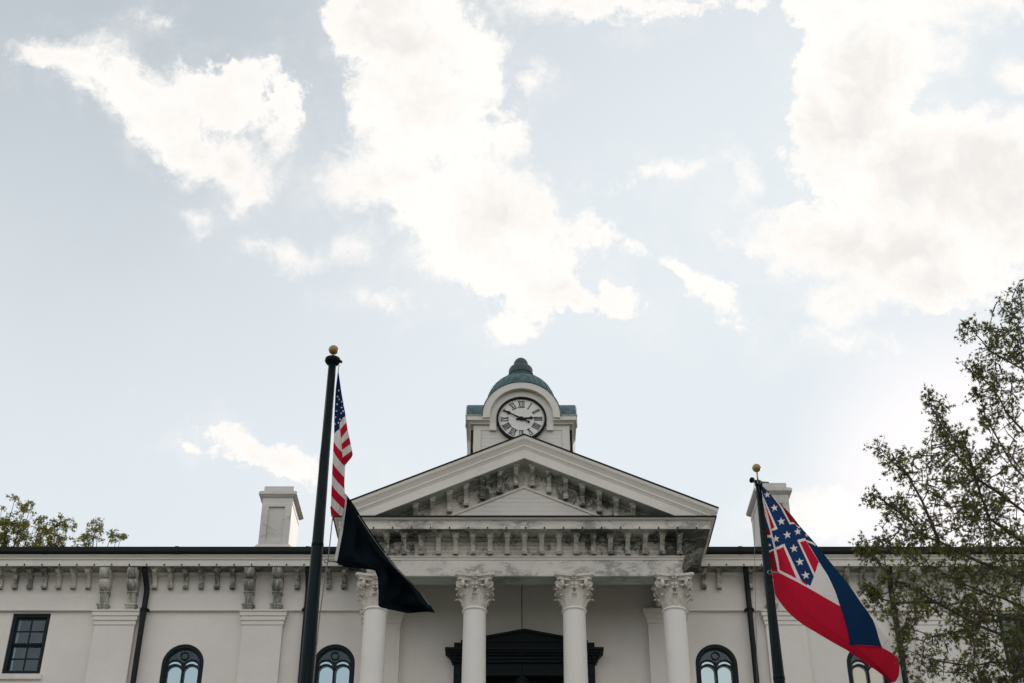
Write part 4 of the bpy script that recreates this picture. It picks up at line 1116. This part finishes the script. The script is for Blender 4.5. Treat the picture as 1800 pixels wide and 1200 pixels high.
# --- national flag
ux = lambda X: 520+X/3.869
uy = lambda Y: 590+Y/3.869
usL = [(285,245),(270,370),(262,530),(260,660),(255,750),(248,900),(240,1100),(236,1190),(242,1228)]
usR = [(291,245),(312,392),(333,505),(352,632),(376,742),(389,812),(335,878),(330,1010),(336,1110),(330,1178),(296,1222)]
kL = [0,.13,.29,.42,.51,.66,.86,.96,1]; kR = [0,.15,.26,.38,.48,.56,.625,.76,.87,.94,1]
usL = [(ux(a), uy(b)) for a, b in usL]; usR = [(ux(a), uy(b)) for a, b in usR]
def us_col(x, y, v):
    X = (x-520)*3.869; Y = (y-590)*3.869
    xl_ = np.interp(Y, [245,370,530,660,750,900,1100,1190], [285,270,262,260,255,248,240,236])
    xr_ = np.interp(Y, [600,700,780,890,950,1050,1100,1180], [297,306,315,325,326,331,337,333])
    w = np.clip((X-xl_)/(xr_-xl_), 0, 1); w2 = w**.85
    bl = np.array([660,712,775,858,935,1005,1082,1145,1240.]); brr = np.array([640,790,875,955,1037,1113,1180,1250,1330.])
    out = np.ones(X.shape, int)                       # 0 red 1 white 2 navy
    for i in range(len(bl)-1):
        lo = bl[i]*(1-w2)+brr[i]*w2; hi = bl[i+1]*(1-w2)+brr[i+1]*w2
        out[(Y >= lo) & (Y < hi)] = 1 if i % 2 == 0 else 0
    flap = X > np.interp(Y, [540,625,780,890], [296,300,315,325])
    flap &= Y < 905
    tb_l = np.array([600,632,700,740,785,838,905.]); tb_r = np.array([500,583,632,685,732,778,830.])
    wf_ = np.clip((X-305)/(np.interp(Y, [540,640,720,822], [340,355,370,390])-305), 0, 1)**.8
    f_out = np.ones(X.shape, int)
    for i in range(6):
        lo = tb_l[i]*(1-wf_)+tb_r[i]*wf_; hi = tb_l[i+1]*(1-wf_)+tb_r[i+1]*wf_
        f_out[(Y >= lo) & (Y < hi)] = 1 if i % 2 == 0 else 0
    out = np.where(flap, f_out, out)
    nav = inpoly(X, Y, [(250,200),(320,200),(345,440),(350,535),(318,556),(299,592),(297,632),(276,646),(256,668)])
    nav |= Y < 440
    out[nav] = 2
    for (a, b) in ((291,368),(285,410),(280,462),(276,508),(270,550),(312,445),(311,484),(309,523),(290,588),(266,596),(268,380),(326,470),(322,508),(300,565),(296,428)):
        out[inpoly(X, Y, star(a, b, 8.5, (a*7) % 60)) & nav] = 1
    return out
def us_depth(U_, V_, X, Y):
    fold = np.exp(-((V_-.55)/.16)**2)
    return .10*np.sin(U_*9+V_*2)*V_ - .07*fold + .05*V_ + .012*np.sin(U_*40+V_*9)*V_ - .04
flag('national_flag', usL, usR, 17.96, us_depth, us_col, ['cloth_red', 'cloth_white', 'cloth_navy'], 420, 90,
     'American flag hanging in narrow folds, topmost on the tall pole', 'flag', kL, kR)
# --- black flag
bL = [(606,866),(601,904),(597,933),(587,986),(604,995),(659,1001),(664,1014),(665,1042),(665,1066),(717,1077),(758,1073)]
bR = [(609,868),(622,886),(636,909),(659,944),(680,973),(697,996),(723,1022),(740,1040),(752,1056),(760,1068),(766,1078)]
def bk_col(x, y, v):
    o_ = np.zeros(x.shape, int)
    edge = np.interp(y, [866,904,933,986], [606,601,597,587])
    o_[(x < edge+5.5) & (y < 987)] = 1
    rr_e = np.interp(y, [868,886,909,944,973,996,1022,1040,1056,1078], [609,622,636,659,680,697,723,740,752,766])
    o_[(np.abs(x-rr_e+3.6-np.clip((y-950)/40, 0, 2.2)) < .95) & (y > 905) & (y < 1062)] = 2  # paler line painted along the edge as a fold highlight
    for (a, b, r_) in ((679.5,971,2.0),(683,976,1.6),(687,981,1.3)): o_[((x-a)**2+(y-b)**2) < r_*r_] = 1
    return o_
def bk_depth(U_, V_, X, Y):
    return .10*np.sin(U_*7+V_*3.5)+.05*np.sin(V_*9+U_*5)-.12*np.exp(-((V_-.86)/.06)**2)*np.clip(U_*2, 0, 1)+.016*np.sin(U_*45+V_*11)+.06*np.sin(U_*19-V_*6)*V_+.02*np.sin(U_*31+V_*17)-.16*V_-.05
flag('black_flag', bL, bR, 17.98, bk_depth, bk_col, ['cloth_black', 'cloth_white', 'cloth_fold_highlight'], 260, 150,
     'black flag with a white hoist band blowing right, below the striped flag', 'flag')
# --- state flag, coordinates in fifths of a photo pixel
mL = [(212,285),(236,420),(262,560),(286,700),(300,850),(315,950),(330,1040),(345,1140),(360,1270),(430,1372),(500,1450),(600,1530),(700,1590),(800,1650),(900,1708),(1000,1762),(1100,1830),(1200,1900),(1300,1972),(1365,2028),(1398,2045)]
mR = [(222,290),(300,362),(400,462),(500,562),(590,680),(700,800),(780,900),(860,1000),(930,1085),(1000,1170),(1060,1255),(1120,1345),(1170,1410),(1220,1490),(1300,1592),(1380,1690),(1440,1800),(1458,1880),(1452,1980),(1425,2030),(1402,2046)]
kLm = list(np.linspace(0, .34, 8))+list(np.linspace(.39, 1, 13)); kRm = list(np.linspace(0, 1, 21))
cv = lambda l: [(1290+a/5, 790+b/5) for a, b in l]
def ms_col(x, y, v):
    X = (x-1290)*5; Y = (y-790)*5
    o_ = np.zeros(X.shape, int)                       # 0 red 1 white 2 star navy 3 blue 4 red painted darker as fold shade
    def f_(poly, c): o_[inpoly(X, Y, poly)] = c
    f_([(738,960),(830,1110),(890,1240),(940,1376),(800,1296),(690,1232),(560,1160),(392,1075),(385,1040),(560,1128),(640,1190),(700,1100)], 1)
    f_([(150,200),(400,440),(600,680),(720,820),(700,830),(590,690),(640,800),(300,720),(150,400)], 2)     # upper canton ground
    f_([(322,385),(410,462),(505,562),(585,680),(572,690),(520,648),(492,655),(408,498)], 1)
    f_([(338,396),(410,465),(505,565),(583,668),(565,672),(520,632),(497,636),(425,500)], 4)
    f_([(238,380),(252,392),(386,694),(322,722),(268,560)], 1)
    f_([(246,416),(262,440),(358,680),(322,698),(290,600),(262,500)], 0)
    f_([(320,716),(386,694),(495,658),(535,648),(572,690),(590,682),(712,812),(716,830),(640,800),(625,775),(555,790),(445,825),(345,868),(300,780)], 2)
    f_([(340,868),(445,822),(470,850),(600,1150),(560,1132),(385,1060)], 1)
    f_([(368,880),(436,850),(552,1130),(398,1052)], 0)
    f_([(555,790),(625,773),(640,800),(745,975),(712,1092),(700,1112),(660,1050)], 1)
    f_([(580,808),(632,795),(746,980),(712,1086)], 0)
    f_([(445,826),(555,788),(704,1112),(672,1194),(590,1140)], 2)
    f_([(590,682),(700,800),(780,900),(860,1000),(930,1080),(1010,1165),(1070,1250),(1130,1340),(1190,1400),(1222,1490),(1255,1580),(1270,1640),(1302,1736),(1230,1720),(1130,1712),(1019,1715),(1004,1610),(975,1500),(940,1390),(890,1240),(830,1110),(745,975),(690,880),(632,795),(700,812)], 3)
    f_([(632,790),(660,798),(700,812),(724,838),(716,842),(690,826),(640,806)], 1)
    f_([(1182,1420),(1240,1490),(1330,1590),(1420,1690),(1500,1800),(1446,1832),(1400,1790),(1345,1757),(1302,1736),(1270,1640),(1255,1580),(1222,1490)], 1)
    f_([(255,640),(322,720),(330,765),(255,745)], 4)
    f_([(255,745),(330,752),(352,860),(345,905),(255,905)], 2); f_([(255,745),(326,748),(328,770),(255,765)], 1)
    f_([(255,905),(350,870),(352,885),(325,930),(255,930)], 1)
    f_([(250,930),(350,880),(385,1050),(330,1060)], 4)
    he = np.interp(Y, [285,400,560,700,800,860,950,1040], [216,243,290,322,345,360,380,392])
    o_[(np.abs(X-he) < 8) & (Y < 1050)] = 1
    for (a, b, r_) in ((293,392,31),(357,508,35),(417,627,37),(470,745,38),(561,717,34),(370,780,35),(528,865,39),(580,983,39),(632,1100,40),(640,748,18),(316,835,16)):
        o_[inpoly(X, Y, star(a, b, r_, -8))] = 1
    return o_
def ms_depth(U_, V_, X, Y):
    x5 = (X-1290)*5; y5 = (Y-790)*5
    blue = inpoly(x5, y5, [(745,975),(940,1390),(975,1500),(1004,1610),(1019,1715),(1302,1736),(1400,1600),(1100,1300),(800,900)])
    k = .02*blue
    return -k + .16*np.sin(U_*5.2+V_*3.0-.4)*np.clip(U_*3, 0, 1) + .10*V_*np.clip(1-U_, 0, 1) + .05*np.sin(V_*6+U_*8) + .012*np.sin(U_*50+V_*13)*np.clip(U_, .2, 1) + .08*np.exp(-((V_-.12)/.1)**2) - .13
flag('state_flag', cv(mL), cv(mR), 18.84, ms_depth, ms_col, ['cloth_red', 'cloth_white', 'cloth_star_navy', 'cloth_blue', 'cloth_red_shaded'], 520, 260,
     'red, white and blue state flag with starred cross corner, on the shorter pole', 'flag', kLm, kRm)

# ================================================================== TREES
def oak_leaf(vs, fs, c, d, n, s):
    """lobed leaf: a spine with pointed side lobes"""
    b = len(vs); side = d.cross(n)
    P = lambda a, q_: tuple(c + d*(a*s) + side*(q_*s) + n*(abs(q_)*.25*s))
    vs += [P(0, 0), P(.26, .06), P(.50, .46), P(.46, .07), P(.86, .40), P(.70, .06), P(1.15, 0), P(.70, -.06), P(.86, -.40), P(.46, -.07), P(.50, -.46), P(.26, -.06)]
    fs += [(b, b+1, b+11), (b+1, b+2, b+3), (b+11, b+9, b+10), (b+1, b+3, b+9, b+11), (b+3, b+4, b+5), (b+9, b+7, b+8), (b+3, b+5, b+7, b+9), (b+5, b+6, b+7)]
def rvec(rn, k=1.0): return Vector((rn.gauss(0, k), rn.gauss(0, k), rn.gauss(0, k)))
def grow_tree(name, base, trunk_pts, trunk_r, limbs, targets, rn, leafn, leafs_, lmat, label, group=None, extra=None, droop=.15, leaf_zmin=None, twig_r=.007):
    e = empty(name, base); tag(e, label, 'tree', group)
    B = Vector(base)
    mb = MB(); m = len(trunk_pts)
    mb.tube([Vector(p)-B for p in trunk_pts], .3, 12, [trunk_r*(1-.75*i/(m-1)) for i in range(m)])
    mb.build('trunk', M['bark'], e)
    lb = MB(); nodes = []
    for (pts, r0, r1) in limbs:
        P = [Vector(p) for p in pts]
        # densify and jitter
        Q = []
        for i in range(len(P)-1):
            L_ = (P[i+1]-P[i]).length; k = max(1, int(L_/.22))
            for j in range(k): Q.append(P[i].lerp(P[i+1], j/k)+(rvec(rn, .018) if (i or j) else Vector()))
        Q.append(P[-1]); n_ = len(Q)
        lb.tube([q_-B for q_ in Q], .1, 6, [r0+(r1-r0)*(i/(n_-1))**.8 for i in range(n_)])
        nodes += Q[max(1, n_//8):]
    N = np.array([tuple(v) for v in nodes]); lv = []; lf = []; ev = []; ef = []
    T = np.array([tuple(t_) for t_ in targets])
    dist = np.full(len(T), 1e9)
    for i in range(0, len(T)): dist[i] = np.min(np.sum((N-T[i])**2, 1))
    NN = list(map(tuple, N)); cap = len(NN)+len(T)*4; arr = np.zeros((cap, 3)); arr[:len(NN)] = N; cnt = len(NN)
    for ti in np.argsort(dist):
        t_ = T[ti]; d2 = np.sum((arr[:cnt]-t_)**2, 1); j = int(np.argmin(d2)); s0 = Vector(arr[j]); tv = Vector(t_); L_ = (tv-s0).length
        if L_ > 2.2 or L_ < .02: continue
        k = max(2, min(6, int(L_/.12)+1)); bend = rvec(rn, .05*L_)+Vector((0, 0, droop*L_*.3)); pts = []
        for i in range(k+1):
            u = i/k; pts.append(s0.lerp(tv, u)+bend*math.sin(math.pi*u))
        lb.tube([p-B for p in pts], .005, 4, [twig_r*(1+L_*.6)*(1-.65*i/k) for i in range(k+1)], caps=False)
        for p in pts[1:]:
            if cnt < cap: arr[cnt] = p; cnt += 1
        if leaf_zmin and tv.z < leaf_zmin(tv): continue
        nl = int(leafn*rn.uniform(.35, 1.5)); dirn = (tv-s0).normalized()
        useE = extra and rn.random() < extra[0]
        for _ in range(nl):
            u = rn.uniform(.35, 1.05); c = s0.lerp(tv, u)+bend*math.sin(math.pi*min(u, 1))+rvec(rn, .035)
            d = (dirn*.5+rvec(rn, .6)+Vector((0, 0, -.1))).normalized(); n = rvec(rn, 1).cross(d)
            if n.length < 1e-3: continue
            n.normalize(); s = leafs_*rn.uniform(.6, 1.25)
            if useE: oak_leaf(ev, ef, c-B, d, n, s)
            else: oak_leaf(lv, lf, c-B, d, n, s)
    lb.build('limbs', M['bark'], e, fix=False)
    for (v_, f_, mt, nm) in ((lv, lf, lmat, 'crown'), (ev, ef, extra[1] if extra else lmat, 'dry_leaves')):
        if not v_: continue
        me = bpy.data.meshes.new(nm); me.from_pydata([tuple(x) for x in v_], [], f_); me.materials.append(M[mt]); me.update()
        ob = bpy.data.objects.new(nm, me); link(ob, e); ob['kind'] = 'stuff'
    return e
# right-hand oak between camera and building
rn = random.Random(11)
TB = ray(2080, 1200, 14.5); TBx, TBy = TB.x, 14.5
trunk = [(TBx+.2, TBy, 0), (TBx+.1, TBy, 2.5), (TBx, TBy, 5), (TBx-.1, TBy+.1, 7.5), (TBx, TBy, 10), (TBx-.1, TBy, 12.5), (TBx, TBy, 14.5)]
LB = [
 ([(1800,957),(1742,905),(1722,867),(1705,800),(1690,760)], .5, .06, .008),
 ([(1800,1130),(1754,1115),(1687,1083),(1643,1057),(1611,1037),(1567,1009),(1532,975),(1517,961)], .0, .05, .006),
 ([(1800,1013),(1727,990),(1652,955),(1625,937),(1596,911),(1558,888),(1532,867)], -.5, .05, .006),
 ([(1643,1057),(1582,1058),(1545,1052),(1530,1042)], .0, .022, .005),
 ([(1800,1168),(1745,1162),(1704,1170),(1652,1165),(1622,1159),(1587,1139)], .6, .035, .005),
 ([(1800,754),(1768,719),(1742,678),(1716,652),(1707,643)], .3, .04, .005),
 ([(1800,650),(1762,628),(1740,612),(1718,590),(1704,573)], -.4, .035, .005),
 ([(1810,850),(1757,786),(1733,730),(1722,690)], -.3, .04, .006),
 ([(1800,900),(1721,844),(1698,818),(1672,780),(1654,748),(1640,716),(1637,701)], .4, .045, .005),
 ([(1652,955),(1620,880),(1596,838),(1570,815),(1552,792)], -.5, .022, .005),
 ([(1815,720),(1800,640),(1785,570),(1776,540)], .2, .03, .004),
 ([(1800,1060),(1720,1040),(1660,1010),(1600,985),(1560,950)], .9, .04, .005),
 ([(1810,1190),(1740,1205),(1680,1215),(1620,1200)], -.3, .035, .005),
 ([(1800,1090),(1740,1080),(1690,1110),(1640,1120),(1590,1100)], -1.0, .035, .005),
]
limbs = []
for i, (pts, dd, r0, r1) in enumerate(LB):
    P = [ray(x, y, 14.5+dd+.15*math.sin(i+j)) for j, (x, y) in enumerate(pts)]
    if pts[0][0] >= 1790:
        zt_ = max(4.0, P[0].z-2.2); P = [Vector((TBx, TBy, zt_))] + [Vector((TBx, TBy, zt_)).lerp(P[0], .55)+Vector((0, 0, -.25))] + P
    limbs.append((P, r0, r1))
for z_, a_, l_ in ((8, .4, 4), (9.5, 5.6, 4), (7.5, 5.3, 4), (11, .9, 3), (12.5, .1, 2.6), (13.4, .5, 1.8)):
    c = Vector((TBx, TBy, z_)); d = Vector((math.cos(a_), math.sin(a_), .5)); limbs.append(([c, c+d*l_*.5+Vector((0, 0, .2)), c+d*l_], .06, .012))
outline = [(1700,560),(1735,598),(1722,640),(1703,648),(1735,700),(1722,740),(1730,790),(1700,775),(1672,745),(1645,705),(1632,722),(1640,760),(1625,790),(1590,800),(1583,782),(1562,800),(1560,835),(1600,865),(1532,862),(1522,880),(1560,905),(1590,925),(1555,935),(1515,950),(1512,985),(1545,1000),(1535,1040),(1512,1028),(1515,1050),(1560,1070),(1545,1080),(1575,1110),(1590,1150),(1625,1170),(1650,1210),(1700,1240),(1900,1260),(1980,900),(1900,480),(1790,490),(1770,510),(1752,540),(1740,555)]
def pip(x, y, poly):
    r = False; j = len(poly)-1
    for i in range(len(poly)):
        xi, yi = poly[i]; xj, yj = poly[j]
        if (yi > y) != (yj > y) and x < (xj-xi)*(y-yi)/(yj-yi)+xi: r = not r
        j = i
    return r
tg = []
while len(tg) < 1500:
    x, y = rn.uniform(1505, 1960), rn.uniform(480, 1250)
    if not pip(x, y, outline): continue
    dens = .42
    if y > 850 and x > 1570: dens = .6
    if x > 1680 and y > 930: dens = 1.0
    if 1640 < x < 1740 and 770 < y < 960: dens = .95
    if y < 720: dens = .5
    if y > 1130 and x < 1700: dens = .14
    if 1560 < x < 1680 and 960 < y < 1120: dens = .36
    if x > 1800: dens *= .55
    if rn.random() > dens: continue
    tg.append(ray(x, y, 14.5+rn.uniform(-1.1, 1.2)))
for (P, r0, r1) in limbs[:14]:
    n_ = len(P)
    for i in range(n_*5):
        u = rn.uniform(.45, 1.02)*(n_-1); j = min(int(u), n_-2); p = P[j].lerp(P[j+1], u-j)
        tg.append(p+rvec(rn, .075))
    for _ in range(5): tg.append(P[-1]+rvec(rn, .05))
for _ in range(1000):
    c = Vector((TBx+1.0, TBy, 10)); d = rvec(rn, 1).normalized(); p = c+Vector((d.x*3.4, d.y*3.4, d.z*4.5))*rn.uniform(.5, 1)
    v_ = p-Vector((0, 0, CZ)); dd_ = v_.y*cT+v_.z*sT
    if 900+2500*v_.x/dd_ > (1822 if p.z < 11.6 else 1960): tg.append(p)
grow_tree('oak_tree', (TBx+.2, TBy, 0), trunk, .28, limbs, tg, rn, 10, .062, 'oak_leaf',
          'dark leafy oak tree with thin sprays of leaves in front of the right wing', extra=(.16, 'brown_leaf'))
# trees behind the left wing
def back_tree(seed, px, ytop, D, label, tips, dens_n, wide, ymin, mt='olive_leaf', leafn=20, lsz=.10):
    rn = random.Random(seed); top = ray(px, ytop, D); X0 = top.x
    trunk = [(X0+rn.uniform(-.3, .3), D+rn.uniform(-.2, .2), top.z*i/6*.96) for i in range(7)]
    limbs = []; tg = []
    for (x, y) in tips:
        t_ = ray(x, y, D+rn.uniform(-1, 1)); zb_ = max(6, t_.z-5.5-rn.uniform(0, 1))
        b_ = Vector((X0+(t_.x-X0)*.15, D, zb_)); m_ = b_.lerp(t_, .5)+Vector(((t_.x-X0)*.15, 0, -.2))
        limbs.append(([b_, m_, t_], .07, .006))
    for _ in range(dens_n):
        x = px+rn.gauss(0, wide*.6); x = min(max(x, px-wide), px+wide); yt = ymin(x)+rn.random()**1.1*130
        tg.append(ray(x, yt, D+rn.uniform(-1.6, 1.6)))
    base = (trunk[0][0], trunk[0][1], 0)
    for x, y in tips:
        for _ in range(9): tg.append(ray(x+rn.gauss(0, 8), y+abs(rn.gauss(0, 14)), D+rn.uniform(-.8, .8)))
    return grow_tree('background_tree', base, trunk, .32, limbs, tg, rn, leafn, lsz, mt, label, 'trees behind the left wing', extra=(.15, 'brown_leaf'), twig_r=.007)
back_tree(3, 10, 905, 46, 'olive green tree rising highest above the left end of the gutter', [(28,870),(5,890),(-30,880),(46,884),(56,880),(38,910),(-60,900)], 520, 60, lambda x: 908+abs(x-15)*.35)
back_tree(4, 84, 925, 47.5, 'sparse thin-twigged tree between the tall olive tree and the small roofline bush', [(108,904),(122,912),(95,910),(78,905),(104,918),(70,915)], 300, 30, lambda x: 925+abs(x-80)*.5)
back_tree(5, 154, 948, 46.5, 'small yellow green treetop just showing above the roof line', [(165,912),(172,909),(157,928),(178,925),(198,927),(214,940),(206,935),(150,938)], 110, 24, lambda x: 938+abs(x-154)*.3, leafn=14)
